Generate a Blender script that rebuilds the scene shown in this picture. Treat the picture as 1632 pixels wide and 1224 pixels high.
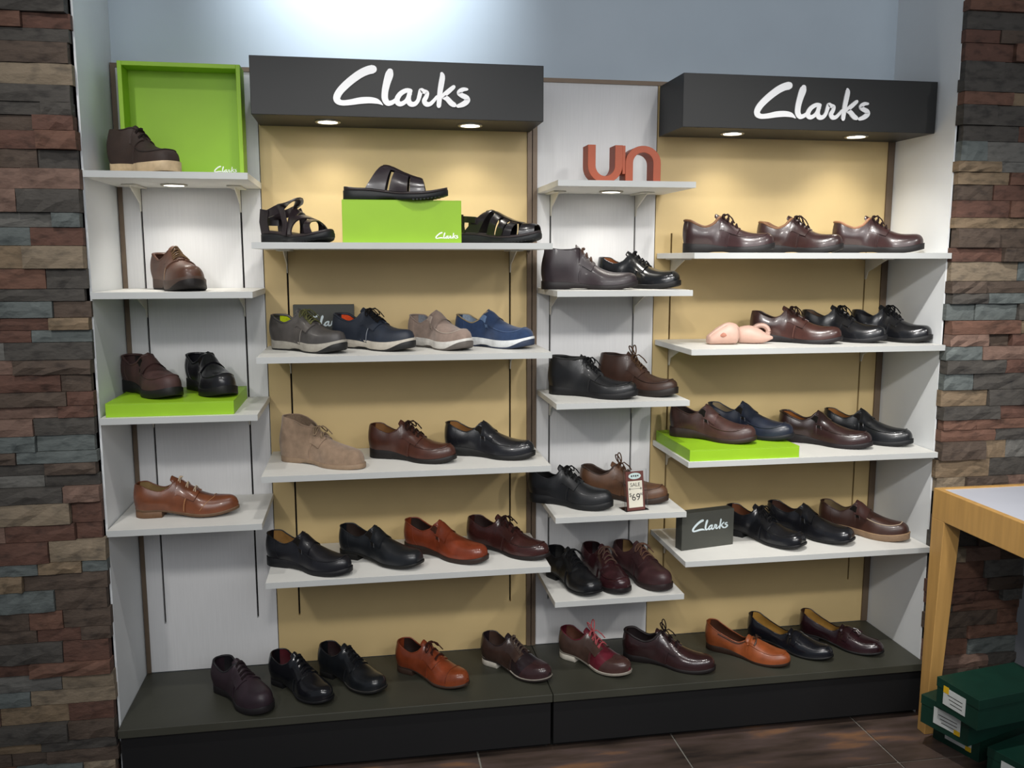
import bpy, bmesh, math, random
import numpy as np
from mathutils import Vector, Matrix

# ------------------------------------------------------------------ reset
for o in list(bpy.data.objects):
    bpy.data.objects.remove(o, do_unlink=True)
scene = bpy.context.scene
COL = scene.collection
R = math.radians
PI = math.pi

# ------------------------------------------------------------------ camera
cd = bpy.data.cameras.new('camera')
cam = bpy.data.objects.new('camera', cd)
COL.objects.link(cam)
cam.location = (0.43356, -3.12, 1.67204)
cam.rotation_euler = (PI / 2 - 0.1414, 0.0, -0.1673)
cd.sensor_width = 36.0
cd.lens = 1400.2 / 1632 * 36
cd.clip_start = 0.05
scene.camera = cam

# ------------------------------------------------------------------ world / view
w = bpy.data.worlds.new('world')
scene.world = w
w.use_nodes = True
bg = w.node_tree.nodes['Background']
bg.inputs[0].default_value = (0.80, 0.88, 1.0, 1)
bg.inputs[1].default_value = 0.17
scene.view_settings.view_transform = 'Standard'
scene.view_settings.look = 'None'
scene.view_settings.gamma = 1.0
scene.view_settings.use_curve_mapping = False
scene.view_settings.exposure = 0.0


def spot(name, loc, target, energy, angle=70, blend=.5, color=(1, 1, 1), rad=.035):
    l = bpy.data.lights.new(name, 'SPOT')
    l.energy = energy
    l.spot_size = R(angle)
    l.spot_blend = blend
    l.color = color
    l.shadow_soft_size = rad
    o = bpy.data.objects.new(name, l)
    COL.objects.link(o)
    o.location = loc
    o.rotation_euler = (Vector(target) - Vector(loc)).to_track_quat('-Z', 'Y').to_euler()
    return o


CW = (1.0, .97, .93)
CB = (.86, .93, 1.0)
# ceiling track close to the display
spot('track_spot', (-0.55, -1.30, 3.05), (0.10, -.1, 0.95), 36, 64, .8, CW)
spot('track_spot', (0.62, -1.30, 3.05), (0.55, -.1, 1.0), 42, 66, .8, CW)
spot('track_spot', (1.75, -1.35, 3.05), (1.50, -.1, 0.95), 40, 64, .8, CW)
spot('track_spot', (1.25, -1.50, 3.05), (2.35, -.25, 0.95), 170, 46, .8, CW)
spot('track_spot', (0.10, -3.6, 3.05), (2.30, -.1, 0.95), 140, 30, .8, CW, .08)
# second track, farther into the shop, reaching under the shelves
spot('track_spot', (-1.05, -3.5, 3.05), (0.45, 0, 0.95), 100, 41, .9, CW, .10)
spot('track_spot', (0.50, -3.7, 3.05), (0.70, 0, 0.95), 88, 41, .9, CW, .10)
spot('track_spot', (1.90, -3.6, 3.05), (1.60, 0, 0.95), 120, 41, .9, CW, .10)
spot('track_spot', (3.30, -3.3, 3.05), (1.75, 0, 0.95), 94, 41, .9, CW, .10)
spot('wall_wash_spot', (0.42, -0.62, 3.22), (0.46, 0, 2.80), 120, 72, 1.0, CB)
# general ceiling luminaires of the sales floor
al = bpy.data.lights.new('ceiling_luminaire', 'AREA')
al.shape = 'RECTANGLE'
al.size, al.size_y = 4.2, 1.6
al.energy = 58
al.color = (.97, .98, 1.0)
ao = bpy.data.objects.new('ceiling_luminaire', al)
COL.objects.link(ao)
ao.location = (1.0, -4.2, 2.75)
ao.rotation_euler = (Vector((1.0, 0, .9)) - Vector(ao.location)).to_track_quat('-Z', 'Y').to_euler()

# ------------------------------------------------------------------ materials
def lin(c):
    return tuple(((x / 12.92) if x <= .04045 else ((x + .055) / 1.055) ** 2.4) for x in c)


def hexc(h):
    h = h.lstrip('#')
    return lin(tuple(int(h[i:i + 2], 16) / 255 for i in (0, 2, 4)))


MATS = {}


def mat(key, color, rough=.5, var=.12, scale=60, bump=0., bscale=None, coat=0., metal=0., spec=.5, sheen=0.,
        emit=None, estr=0., trans=0., stretch=None, ramp=None, world=False, alpha=None):
    """procedural material: colour + noise variation + noise bump"""
    if key in MATS:
        return MATS[key]
    m = bpy.data.materials.new(key)
    m.use_nodes = True
    nt = m.node_tree
    b = nt.nodes['Principled BSDF']
    col = color if len(color) == 4 else (*color, 1)
    b.inputs['Roughness'].default_value = rough
    b.inputs['Metallic'].default_value = metal
    b.inputs['Specular IOR Level'].default_value = spec
    b.inputs['Coat Weight'].default_value = coat
    b.inputs['Coat Roughness'].default_value = .12
    b.inputs['Sheen Weight'].default_value = sheen
    if trans:
        b.inputs['Transmission Weight'].default_value = trans
    if emit:
        b.inputs['Emission Color'].default_value = (*emit, 1)
        b.inputs['Emission Strength'].default_value = estr
    n = nt.nodes.new('ShaderNodeTexNoise')
    n.inputs['Scale'].default_value = scale
    n.inputs['Detail'].default_value = 8
    if world:
        tc = nt.nodes.new('ShaderNodeNewGeometry')
        src = tc.outputs['Position']
    else:
        tc = nt.nodes.new('ShaderNodeTexCoord')
        src = tc.outputs['Object']
    if stretch:
        mp = nt.nodes.new('ShaderNodeMapping')
        mp.inputs['Scale'].default_value = stretch
        nt.links.new(src, mp.inputs[0])
        src = mp.outputs[0]
    nt.links.new(src, n.inputs['Vector'])
    cr = nt.nodes.new('ShaderNodeValToRGB')
    if ramp:
        while len(cr.color_ramp.elements) < len(ramp):
            cr.color_ramp.elements.new(.5)
        for e, (p, c) in zip(cr.color_ramp.elements, ramp):
            e.position = p
            e.color = (*c, 1)
    else:
        cr.color_ramp.elements[0].position = .3
        cr.color_ramp.elements[1].position = .7
        cr.color_ramp.elements[0].color = tuple(max(0, x * (1 - var)) for x in col[:3]) + (1,)
        cr.color_ramp.elements[1].color = tuple(min(1, x * (1 + var)) for x in col[:3]) + (1,)
    nt.links.new(n.outputs['Fac'], cr.inputs[0])
    nt.links.new(cr.outputs[0], b.inputs['Base Color'])
    if bump:
        bp = nt.nodes.new('ShaderNodeBump')
        bp.inputs['Strength'].default_value = bump
        bp.inputs['Distance'].default_value = .002
        n2 = nt.nodes.new('ShaderNodeTexNoise')
        n2.inputs['Scale'].default_value = bscale or scale * 4
        n2.inputs['Detail'].default_value = 3
        nt.links.new(src, n2.inputs['Vector'])
        nt.links.new(n2.outputs['Fac'], bp.inputs['Height'])
        nt.links.new(bp.outputs[0], b.inputs['Normal'])
    MATS[key] = m
    return m


def leather(h, rough=.36, coat=.12, bump=.12):
    return mat('leather_%s_%d_%d' % (h, rough * 100, coat * 100), tuple(v * .74 + .001 for v in hexc(h)), rough, .22, 28, bump, 420, coat)


def suede(h):
    return mat('suede_' + h, hexc(h), .92, .16, 45, .25, 700, 0, spec=.15, sheen=.25)


def rubber(h):
    return mat('rubber_' + h, hexc(h), .55, .12, 60, .1, 500, spec=.35)


def cloth(h):
    return mat('textile_' + h, hexc(h), .9, .18, 200, .3, 900, spec=.2)


def glossy(h):
    return leather(h, .2, .45, .05)


M_WALL = mat('painted_wall', hexc('#c3cfd8'), .75, .02, 6, .04, 250)
M_SIDE = mat('painted_side_wall', hexc('#dfe2e3'), .7, .02, 6, .04, 250)
M_WHITEP = mat('white_laminate_panel', hexc('#d8d8d8'), .55, .03, 30, .03, 200, stretch=(6, 1, .3))
M_BEIGE = mat('beige_laminate_panel', hexc('#c6ae7c'), .55, .03, 8, .02, 300)
M_BRONZE = mat('bronze_frame', hexc('#6d5d4d'), .45, .06, 20, 0, metal=.35)
M_BLACKB = mat('black_backing', hexc('#0a0a0a'), .8, .05, 20)
M_SHELF = mat('white_shelf_laminate', hexc('#dddcd6'), .5, .03, 12, .02, 300)
M_EDGE = mat('shelf_edge_band', hexc('#b9bbb9'), .5, .02, 12)
M_BRKT = mat('white_bracket', hexc('#d6d2c6'), .5, .03, 20)
M_HEAD = mat('charcoal_header', hexc('#0f100f'), .5, .06, 15, .03, 300)
M_SIGN = mat('charcoal_box_sign', hexc('#3f403a'), .6, .06, 15, .03, 300)
M_LETTER = mat('white_letter', hexc('#fbfbfb'), .4, .01, 20)
M_PUCK = mat('puck_glow', (1, .97, .92), .4, .01, 10, emit=(1, .96, .9), estr=14)
M_STEEL = mat('brushed_bezel', hexc('#b8b4a8'), .35, .05, 40, metal=.8)
M_LIME = mat('lime_green_lacquer', hexc('#90bd1e'), .5, .04, 10)
M_OLIVE = mat('olive_plinth_top', hexc('#3a3a31'), .5, .12, 5, .05, 120)
M_BASE = mat('black_plinth_front', hexc('#040406'), .7, .1, 10)
M_ORANGE = mat('orange_painted_letter', hexc('#a04622'), .5, .06, 15, .05, 100)
M_WOOD = mat('maple_wood', hexc('#bf9455'), .5, .12, 4, .05, 60, stretch=(10, 10, .8))
M_TABTOP = mat('pale_laminate_top', hexc('#c6c9d3'), .35, .03, 5)
M_BOX = mat('dark_green_card', hexc('#0b3529'), .5, .1, 20)
M_LABEL = mat('white_label', hexc('#cfd3d0'), .6, .05, 60)
M_YELLOW = mat('yellow_sticker', hexc('#e2b520'), .6, .05, 60)
M_INK = mat('black_ink', hexc('#26221f'), .7, .05, 60)
M_GROUT = mat('grout', hexc('#8d8980'), .9, .1, 80, world=True)
M_MORTAR = mat('stone_backing', hexc('#3a332c'), .95, .2, 30, .3, 60, world=True)

# ------------------------------------------------------------------ mesh helpers
class MB:
    def __init__(s):
        s.v = []
        s.f = []

    def add(s, vs, fs):
        n = len(s.v)
        s.v += [tuple(map(float, p)) for p in vs]
        s.f += [tuple(i + n for i in f) for f in fs]

    def box(s, x0, x1, y0, y1, z0, z1):
        s.add([(x0, y0, z0), (x1, y0, z0), (x1, y1, z0), (x0, y1, z0), (x0, y0, z1), (x1, y0, z1), (x1, y1, z1), (x0, y1, z1)],
              [(0, 3, 2, 1), (4, 5, 6, 7), (0, 1, 5, 4), (1, 2, 6, 5), (2, 3, 7, 6), (3, 0, 4, 7)])

    def prism(s, poly, axis, a, b):
        """poly: 2D list; extruded along axis from a to b (axis 1: poly is x,z)"""
        n = len(poly)
        def mk(p, h):
            return (p[0], h, p[1]) if axis == 1 else ((h, p[0], p[1]) if axis == 0 else (p[0], p[1], h))
        s.add([mk(p, a) for p in poly] + [mk(p, b) for p in poly],
              [tuple(range(n)), tuple(range(2 * n - 1, n - 1, -1))] + [(i, (i + 1) % n, n + (i + 1) % n, n + i)[::-1] for i in range(n)])

    def grid(s, pts, closed_u=False):
        """pts[i][j]"""
        ni, nj = len(pts), len(pts[0])
        fs = []
        for i in range(ni - 1):
            for j in range(nj - 1 if not closed_u else nj):
                a = i * nj + j
                b = i * nj + (j + 1) % nj
                fs.append((a, b, b + nj, a + nj))
        s.add([p for r in pts for p in r], fs)

    def tube(s, pts, r, n=6, cap=True):
        pts = [np.array(p, float) for p in pts]
        if len(pts) < 2:
            return
        rr = r if hasattr(r, '__len__') else [r] * len(pts)
        prev = None
        rings = []
        for i, p in enumerate(pts):
            t = pts[min(i + 1, len(pts) - 1)] - pts[max(i - 1, 0)]
            t = t / (np.linalg.norm(t) + 1e-12)
            if prev is None:
                a = np.array([0, 0, 1.]) if abs(t[2]) < .9 else np.array([1., 0, 0])
                u = np.cross(t, a)
            else:
                u = prev - t * (prev @ t)
            u /= np.linalg.norm(u) + 1e-12
            prev = u
            v = np.cross(t, u)
            rings.append([p + rr[i] * (math.cos(2 * PI * k / n) * u + math.sin(2 * PI * k / n) * v) for k in range(n)])
        base = len(s.v)
        s.grid(rings, True)
        if cap:
            s.f.append(tuple(base + k for k in range(n))[::-1])
            s.f.append(tuple(base + (len(rings) - 1) * n + k for k in range(n)))

    def ribbon(s, pts, wdir, width, thick):
        """flat strap along pts; wdir = width direction (one or one per point)"""
        pts = [np.array(p, float) for p in pts]
        rings = []
        for i, p in enumerate(pts):
            t = pts[min(i + 1, len(pts) - 1)] - pts[max(i - 1, 0)]
            t /= np.linalg.norm(t) + 1e-12
            wd = np.array(wdir[i] if hasattr(wdir[0], '__len__') else wdir, float)
            wd = wd - t * (wd @ t)
            wd /= np.linalg.norm(wd) + 1e-12
            n = np.cross(t, wd)
            h, k = width / 2, thick / 2
            rings.append([p + wd * h + n * k, p - wd * h + n * k, p - wd * h - n * k, p + wd * h - n * k])
        base = len(s.v)
        s.grid(rings, True)
        s.f.append(tuple(base + k for k in range(4))[::-1])
        s.f.append(tuple(base + (len(rings) - 1) * 4 + k for k in range(4)))

    def mesh(s, name, merge=0.):
        me = bpy.data.meshes.new(name)
        me.from_pydata(s.v, [], s.f)
        bm = bmesh.new()
        bm.from_mesh(me)
        if merge:
            bmesh.ops.remove_doubles(bm, verts=bm.verts, dist=merge)
        bmesh.ops.dissolve_degenerate(bm, edges=bm.edges, dist=1e-7)
        bmesh.ops.recalc_face_normals(bm, faces=bm.faces)
        bm.to_mesh(me)
        bm.free()
        return me

    def build(s, name, m, parent=None, smooth=False, merge=0., bevel=0., sharp=40):
        me = s.mesh(name, merge)
        me.materials.append(m)
        o = bpy.data.objects.new(name, me)
        COL.objects.link(o)
        if parent:
            o.parent = parent
        if smooth:
            me.polygons.foreach_set('use_smooth', [True] * len(me.polygons))
            me.set_sharp_from_angle(angle=R(sharp))
        if bevel:
            bv = o.modifiers.new('bevel', 'BEVEL')
            bv.width = bevel
            bv.segments = 2
            bv.limit_method = 'ANGLE'
        return o


def tag(o, label, cat, group=None):
    o['label'] = label
    o['category'] = cat
    if group:
        o['group'] = group
    return o


def struct(o):
    o['kind'] = 'structure'
    return o


def empty(name, loc=(0, 0, 0), rz=0.):
    o = bpy.data.objects.new(name, None)
    COL.objects.link(o)
    o.location = loc
    o.rotation_euler = (0, 0, rz)
    o.empty_display_size = .05
    return o


def box_obj(name, m, dims, parent=None, bevel=0.):
    b = MB()
    b.box(*dims)
    return b.build(name, m, parent, bevel=bevel)


# ------------------------------------------------------------------ script lettering (traced strokes)
LOGO = [
    [(552, 140, 38), (505, 150, 37), (445, 176, 36), (380, 218, 35), (312, 272, 34), (255, 328, 33), (224, 378, 32), (226, 412, 30),
     (262, 434, 24), (335, 431, 25), (430, 416, 29), (515, 412, 28), (575, 420, 24), (610, 436, 14), (634, 455, 3)],
    [(706, 160, 30), (697, 192, 37), (674, 262, 33), (657, 335, 30), (655, 400, 29), (680, 438, 25), (722, 432, 20), (765, 402, 17)],
    [(890, 330, 19), (850, 327, 20), (800, 353, 22), (768, 396, 24), (768, 432, 25), (802, 446, 21), (850, 416, 18), (884, 352, 20)],
    [(886, 332, 20), (870, 398, 22), (882, 442, 25), (922, 448, 21), (955, 418, 18), (974, 362, 20), (985, 326, 20), (1010, 336, 20),
     (1040, 347, 19), (1034, 382, 20), (1014, 420, 22), (1032, 448, 23), (1066, 448, 19), (1100, 420, 16), (1132, 382, 14)],
    [(1178, 178, 16), (1184, 205, 24), (1174, 265, 26), (1160, 345, 24), (1148, 465, 21)],
    [(1288, 296, 18), (1240, 335, 22), (1192, 378, 20), (1226, 402, 23), (1262, 440, 25), (1292, 458, 22)],
    [(1412, 318, 12), (1370, 320, 19), (1336, 346, 21), (1360, 370, 22), (1404, 392, 24), (1414, 420, 25), (1376, 450, 24), (1324, 468, 16)],
]


def logo_mesh(width, depth0, name='lettering', tilt=0.0345):
    """logo in local xz plane, x 0..width, baseline near z=0, extruded towards -y"""
    k = width / 1255.0
    b = MB()
    for si, st in enumerate(LOGO):
        depth = depth0 * (1 + .06 * si)
        pts = []
        P = np.array(st, float)
        m = len(P)
        tt = np.linspace(0, m - 1, (m - 1) * 4 + 1)
        # catmull-rom resample
        for t in tt:
            i = min(int(t), m - 2)
            u = t - i
            p0, p1, p2, p3 = P[max(i - 1, 0)], P[i], P[i + 1], P[min(i + 2, m - 1)]
            pts.append(.5 * ((2 * p1) + (-p0 + p2) * u + (2 * p0 - 5 * p1 + 4 * p2 - p3) * u * u + (-p0 + 3 * p1 - 3 * p2 + p3) * u ** 3))
        pts = np.array(pts)
        Lf, Rt = [], []
        for i in range(len(pts)):
            t = pts[min(i + 1, len(pts) - 1), :2] - pts[max(i - 1, 0), :2]
            t /= np.linalg.norm(t) + 1e-9
            n = np.array([-t[1], t[0]])
            Lf.append(pts[i, :2] + n * pts[i, 2])
            Rt.append(pts[i, :2] - n * pts[i, 2])
        def mp(p):
            x = (p[0] - 190)
            z = (470 - p[1]) + tilt * x * .9
            return x * k, z * k
        for i in range(len(pts) - 1):
            q = [mp(Lf[i]), mp(Lf[i + 1]), mp(Rt[i + 1]), mp(Rt[i])]
            b.add([(x, 0, z) for x, z in q] + [(x, -depth, z) for x, z in q],
                  [(4, 5, 6, 7), (0, 1, 5, 4), (2, 3, 7, 6)])
        for e, s in ((0, -1), (-1, 1)):
            c = pts[e]
            ang = [2 * PI * j / 12 for j in range(12)]
            rr = c[2] * .92
            ring = [mp((c[0] + rr * math.cos(a), c[1] + rr * math.sin(a))) for a in ang]
            b.add([(x, -depth - depth0 * .03, z) for x, z in ring], [tuple(range(12))])
    return b


def add_logo(parent, loc, width, depth, m, rz=0., name='lettering', rx=0.):
    o = logo_mesh(width, depth).build(name, m, parent)
    o.location = loc
    o.rotation_euler = (rx, 0, rz)
    return o


def text_obj(txt, size, m, parent, loc, rot=(PI / 2, 0, 0), name='lettering', align='CENTER', ext=.0003):
    c = bpy.data.curves.new(name, 'FONT')
    c.body = txt
    c.size = size
    c.extrude = ext
    c.align_x = align
    t = bpy.data.objects.new('tmp_text', c)
    COL.objects.link(t)
    dg = bpy.context.evaluated_depsgraph_get()
    me = bpy.data.meshes.new_from_object(t.evaluated_get(dg))
    bpy.data.objects.remove(t, do_unlink=True)
    bpy.data.curves.remove(c)
    me.materials.clear()
    me.materials.append(m)
    o = bpy.data.objects.new(name, me)
    COL.objects.link(o)
    o.parent = parent
    o.location = loc
    o.rotation_euler = rot
    return o


# ================================================================== SETTING
XL, XR = -0.355, 2.425          # niche sides
YF = -0.345                     # front of niche side walls
ZTOP = 3.1
b = MB(); b.box(XL - .1, XR + .1, .03, .13, 0, ZTOP); struct(b.build('wall_back', M_WALL))
b = MB(); b.box(XL - .05, XL, YF, .03, 0, ZTOP); struct(b.build('wall_niche_left', M_SIDE))
b = MB(); b.box(XR, XR + .05, YF, .03, 0, ZTOP); struct(b.build('wall_niche_right', M_SIDE))

# floor with separate tiles
fl = MB(); fl.box(-1.6, 4.2, -4.6, .13, -.06, -.004)
floor = struct(fl.build('floor', M_GROUT))
M_TILE = mat('slate_look_tile', (.05, .04, .035), .42, .1, 5.5, .15, 40, world=True, stretch=(.55, 2.4, 1),
             ramp=[(.30, hexc('#2e2724')), (.45, hexc('#4d4038')), (.56, hexc('#5b4c47')), (.68, hexc('#8a6548')), (.8, hexc('#4a4346'))])
TS = .693
tile_mesh = None
for i in range(-3, 5):
    for j in range(-5, 2):
        x0 = .784 + i * TS
        y0 = -.634 + j * TS
        if y0 > .1:
            continue
        if tile_mesh is None:
            tb = MB(); g = .0035
            tb.box(g, TS - g, g, TS - g, -.012, 0)
            tile_mesh = tb.mesh('tile'); tile_mesh.materials.append(M_TILE)
        t = bpy.data.objects.new('tile', tile_mesh)
        COL.objects.link(t)
        t.parent = floor
        t.location = (x0, y0, 0)

# stacked ledger stone on both pillars
rnd = random.Random(7)
STONE_COLS = [('#51443a', '#382e27'), ('#5c4035', '#3b2820'), ('#66645f', '#4a4945'), ('#7a6852', '#554939'), ('#48443f', '#302d2a'),
              ('#684a3c', '#483227'), ('#80725f', '#5f5548'), ('#5d6361', '#454b4a'), ('#745c50', '#523f36')]
STONE_M = []
for k, (a, c) in enumerate(STONE_COLS):
    STONE_M.append(mat('ledger_stone_%s' % 'abcdefghi'[k], hexc(a), .85, .2, 22, .9, 70, world=True, stretch=(1, 1, 2.2),
                       ramp=[(.28, hexc(c)), (.5, hexc(a)), (.62, hexc(a)), (.78, tuple(min(1, v * 1.45) for v in hexc(a)))]))
STONE_MESH = []
for k in range(16):
    sb = MB()
    nx, nz = 5, 2
    pts = []
    for j in range(nz + 1):
        row = []
        for i in range(nx + 1):
            ex = (i in (0, nx)); ez = (j in (0, nz))
            dy = rnd.uniform(-.08, .08) - (.12 if ex or ez else 0) * rnd.uniform(.2, 1.)
            row.append((i / nx + (0 if ex else rnd.uniform(-.05, .05)) - .5, -1 - dy, j / nz + (0 if ez else rnd.uniform(-.12, .12)) - .5))
        pts.append(row)
    sb.grid(pts)
    bot = [(p[0], 0, p[2]) for p in pts[0]]
    sb.grid([pts[0], bot]); sb.grid([pts[-1], [(p[0], 0, p[2]) for p in pts[-1]]])
    lf = [r[0] for r in pts]; rt = [r[-1] for r in pts]
    sb.grid([lf, [(p[0], 0, p[2]) for p in lf]]); sb.grid([rt, [(p[0], 0, p[2]) for p in rt]])
    row_m = []
    for mm in range(len(STONE_M)):
        me = sb.mesh('stone', 1e-5)
        me.materials.append(STONE_M[mm])
        row_m.append(me)
    STONE_MESH.append(row_m)


def stone_wall(parent, x0, x1, yb, ztop, edge, seed):
    """rows of stones between x0 and x1; the jagged end is at edge ('L' or 'R')"""
    r = random.Random(seed)
    z = 0.0
    while z < ztop:
        h = r.choice((.036, .042, .048, .052, .058, .066))
        jit = r.uniform(-.008, .008)
        x = x0 + (jit if edge == 'L' else 0)
        end = x1 + (jit if edge == 'R' else 0)
        while x < end - .02:
            ln = r.uniform(.09, .27)
            if end - (x + ln) < .07:
                ln = end - x
            me = STONE_MESH[r.randrange(16)][r.choice((0, 0, 1, 1, 2, 3, 4, 4, 5, 6, 7, 8))]
            o = bpy.data.objects.new('stone', me)
            COL.objects.link(o)
            o.parent = parent
            d = r.uniform(.018, .048)
            o.location = (x + ln / 2, yb, z + h / 2)
            o.scale = (ln - .0015, d, h - .0015)
            x += ln
        z += h


b = MB(); b.box(-1.21, XL - .006, YF - .0, .1, 0, ZTOP)
wl = struct(b.build('wall_left', M_MORTAR))
stone_wall(wl, -1.2, XL - .006, YF, 2.72, 'R', 3)
b = MB(); b.box(XR + .006, 2.80, YF, .1, 0, ZTOP)
wr = struct(b.build('wall_right', M_MORTAR))
stone_wall(wr, XR + .004, 2.80, YF, 2.80, 'L', 12)
# plain grey wall that goes on past the right pillar
b = MB(); b.box(2.80, 3.9, -.12, -.05, 0, ZTOP)
struct(b.build('wall_far_right', mat('grey_wall', hexc('#77797c'), .7, .04, 8)))

# ------------------------------------------------------------------ display panels
ZB = .2165     # top of the plinth
ZP = 2.283     # top of the panels


def panel(name, x0, x1, slots, zs0, zs1, m, label):
    root = struct(empty(name, ((x0 + x1) / 2, 0, ZB)))
    root['label'] = label
    p = MB()
    g = .0032
    xs = [x0] + [v for s in slots for v in (s - g, s + g)] + [x1]
    for k in range(0, len(xs), 2):
        p.box(xs[k], xs[k + 1], 0, .016, ZB, ZP)
    for s in slots:
        p.box(s - g, s + g, 0, .016, ZB, zs0)
        p.box(s - g, s + g, 0, .016, zs1, ZP)
    o = p.build('board', m, root)
    o.matrix_parent_inverse = Matrix.Translation(root.location).inverted()
    for s in slots:
        q = MB(); q.box(s - .008, s + .008, .0165, .022, zs0 - .01, zs1 + .01)
        o = q.build('slot_rail', M_BLACKB, root)
        o.matrix_parent_inverse = Matrix.Translation(root.location).inverted()


panel('wall_bay_1', -.338, .101, (-.2824, .0347), .394, 1.93, M_WHITEP, 'white slotted panel behind the narrow shelves next to the pillar away from the table')
panel('wall_bay_2', .104, 1.014, (.180, .953), .394, 1.715, M_BEIGE, 'beige slotted panel behind the sandals, sneakers and desert boot')
panel('wall_bay_3', 1.050, 1.488, (1.0998, 1.4125), .394, 1.93, M_WHITEP, 'white slotted panel behind the narrow shelves under the orange letters')
panel('wall_bay_4', 1.491, 2.398, (1.5534, 2.3323), .394, 1.765, M_BEIGE, 'beige slotted panel beside the stone pillar behind the table')


def trim(n, dims):
    struct(box_obj('trim_%d' % n, M_BRONZE, dims))


trim(1, (-.352, -.338, -.006, .028, ZB, ZP + .014))
trim(2, (1.0145, 1.0305, -.008, .028, ZB, ZP + .014))
trim(3, (1.0335, 1.0495, -.008, .028, ZB, ZP + .014))
trim(4, (2.3985, 2.4235, -.006, .028, ZB, ZP + .014))
trim(5, (-.338, 1.0145, -.006, .028, ZP, ZP + .014))
trim(6, (1.0495, 2.3985, -.006, .028, ZP, ZP + .014))

# ------------------------------------------------------------------ plinth
def plinth(x0, x1, label):
    r = empty('plinth', ((x0 + x1) / 2, -.2, 0))
    tag(r, label, 'plinth', 'low display plinths')
    inv = Matrix.Translation(r.location).inverted()
    o = box_obj('top_board', M_OLIVE, (x0, x1, -.392, -.001, ZB - .029, ZB - .0015), r, .0015)
    o.matrix_parent_inverse = inv
    o = box_obj('body', M_BASE, (x0 + .004, x1 - .004, -.378, -.001, .03, ZB - .029), r)
    o.matrix_parent_inverse = inv
    o = box_obj('toe_kick', M_BLACKB, (x0 + .004, x1 - .004, -.335, -.05, 0, .03), r)
    o.matrix_parent_inverse = inv


ZB0 = ZB - .0015
# niche walls end at YF, the plinth front overlaps the pillar edge a little
plinth(-.353, 1.034, 'low black plinth with olive top carrying the oxblood, black and tan lace-ups')
plinth(1.0365, 2.4215, 'low black plinth with olive top carrying the loafers by the table')

# ------------------------------------------------------------------ header signs
def header(x0, x1, z0, z1, lx, lz, lw, label, pucks):
    r = empty('header_sign', ((x0 + x1) / 2, -.12, z0))
    tag(r, label, 'sign', 'illuminated header boxes')
    inv = Matrix.Translation(r.location).inverted()
    o = box_obj('box', M_HEAD, (x0, x1, -.2466, -.009, z0, z1), r, .0015)
    o.matrix_parent_inverse = inv
    o = add_logo(r, (lx, -.2468, lz), lw, .004, M_LETTER)
    o.matrix_parent_inverse = inv
    for px in pucks:
        puck(r, px, -.145, z0, inv, 5.0)


def puck(parent, x, y, z, inv, energy):
    k = MB()
    n = 28
    ring = lambda r_, zz: [(x + r_ * math.cos(2 * PI * i / n), y + r_ * math.sin(2 * PI * i / n), zz) for i in range(n)]
    k.grid([ring(.031, z - .0005), ring(.041, z - .0005), ring(.041, z - .004), ring(.038, z - .006), ring(.031, z - .005), ring(.031, z - .0005)], True)
    o = k.build('puck_bezel', M_STEEL, parent, True)
    o.matrix_parent_inverse = inv
    d = MB()
    d.add(ring(.031, z - .0035), [tuple(range(n))])
    g = d.build('puck_lens', M_PUCK, o)
    l = bpy.data.lights.new('puck_light', 'SPOT')
    l.energy = energy
    l.spot_size = R(125)
    l.spot_blend = .8
    l.color = (1, .95, .86)
    l.shadow_soft_size = .028
    lo = bpy.data.objects.new('puck_light', l)
    COL.objects.link(lo)
    lo.parent = parent
    lo.matrix_parent_inverse = inv
    lo.location = (x, y, z - .008)


header(.1085, 1.022, 2.111, 2.285, .357, 2.1386, .428, 'charcoal header box with white script above the sandals', (.335, .796))
header(1.493, 2.4175, 2.106, 2.280, 1.742, 2.134, .424, 'charcoal header box with white script beside the stone pillar behind the table', (1.713, 2.180))

# ------------------------------------------------------------------ shelves
TH = .0192


def shelf(x0, x1, d, z, slots, label, puck_x=None):
    r = empty('shelf', ((x0 + x1) / 2, -.18, z - TH))
    tag(r, label, 'shelf', 'bracketed display shelves')
    inv = Matrix.Translation(r.location).inverted()
    o = box_obj('board', M_SHELF, (x0, x1, d + .001, -.004, z - TH, z), r, .001)
    o.matrix_parent_inverse = inv
    e = box_obj('edge_band', M_EDGE, (x0, x1, d - .0005, d + .0008, z - TH, z), o)
    for s in slots:
        k = MB()
        zz = z - TH
        k.prism([(-.0005, zz - .001), (-.0005, zz - .078), (-.009, zz - .078), (-.020, zz - .050), (-.120, zz - .012), (-.150, zz - .001)], 0, s - .0016, s + .0016)
        k.box(s - .022, s + .022, -.150, -.004, zz - .0045, zz - .0008)
        bo = k.build('bracket', M_BRKT, r)
        bo.matrix_parent_inverse = inv
    if puck_x is not None:
        puck(r, puck_x, -.15, z - TH, inv, 3.5)


S1, S2, S3, S4 = (-.2824, .0347), (.180, .953), (1.0998, 1.4125), (1.5534, 2.3323)
A1 = (-.3515, .1055, -.369)
shelf(*A1, 1.9243, S1, 'white shelf under the lime green tray, with a puck light below', -.146)
shelf(*A1, 1.5745, S1, 'white shelf holding a single brown sneaker')
shelf(*A1, 1.1991, S1, 'white shelf under the lime block that carries two bulky slip-ons')
shelf(*A1, .8523, S1, 'white shelf holding the tan brogue')
A2 = (.1092, 1.0276, -.3754)
shelf(*A2, 1.7215, S2, 'wide white shelf holding three sandals')
shelf(*A2, 1.3755, S2, 'wide white shelf holding grey, navy, taupe and blue casual shoes')
shelf(*A2, 1.0035, S2, 'wide white shelf holding the desert boot')
shelf(*A2, .6600, S2, 'wide white shelf holding three slip-ons and a burgundy derby')
A3 = (1.0520, 1.5119, -.335)
shelf(*A3, 1.9210, S3, 'white shelf under the orange letters, with a puck light below', 1.279)
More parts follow.
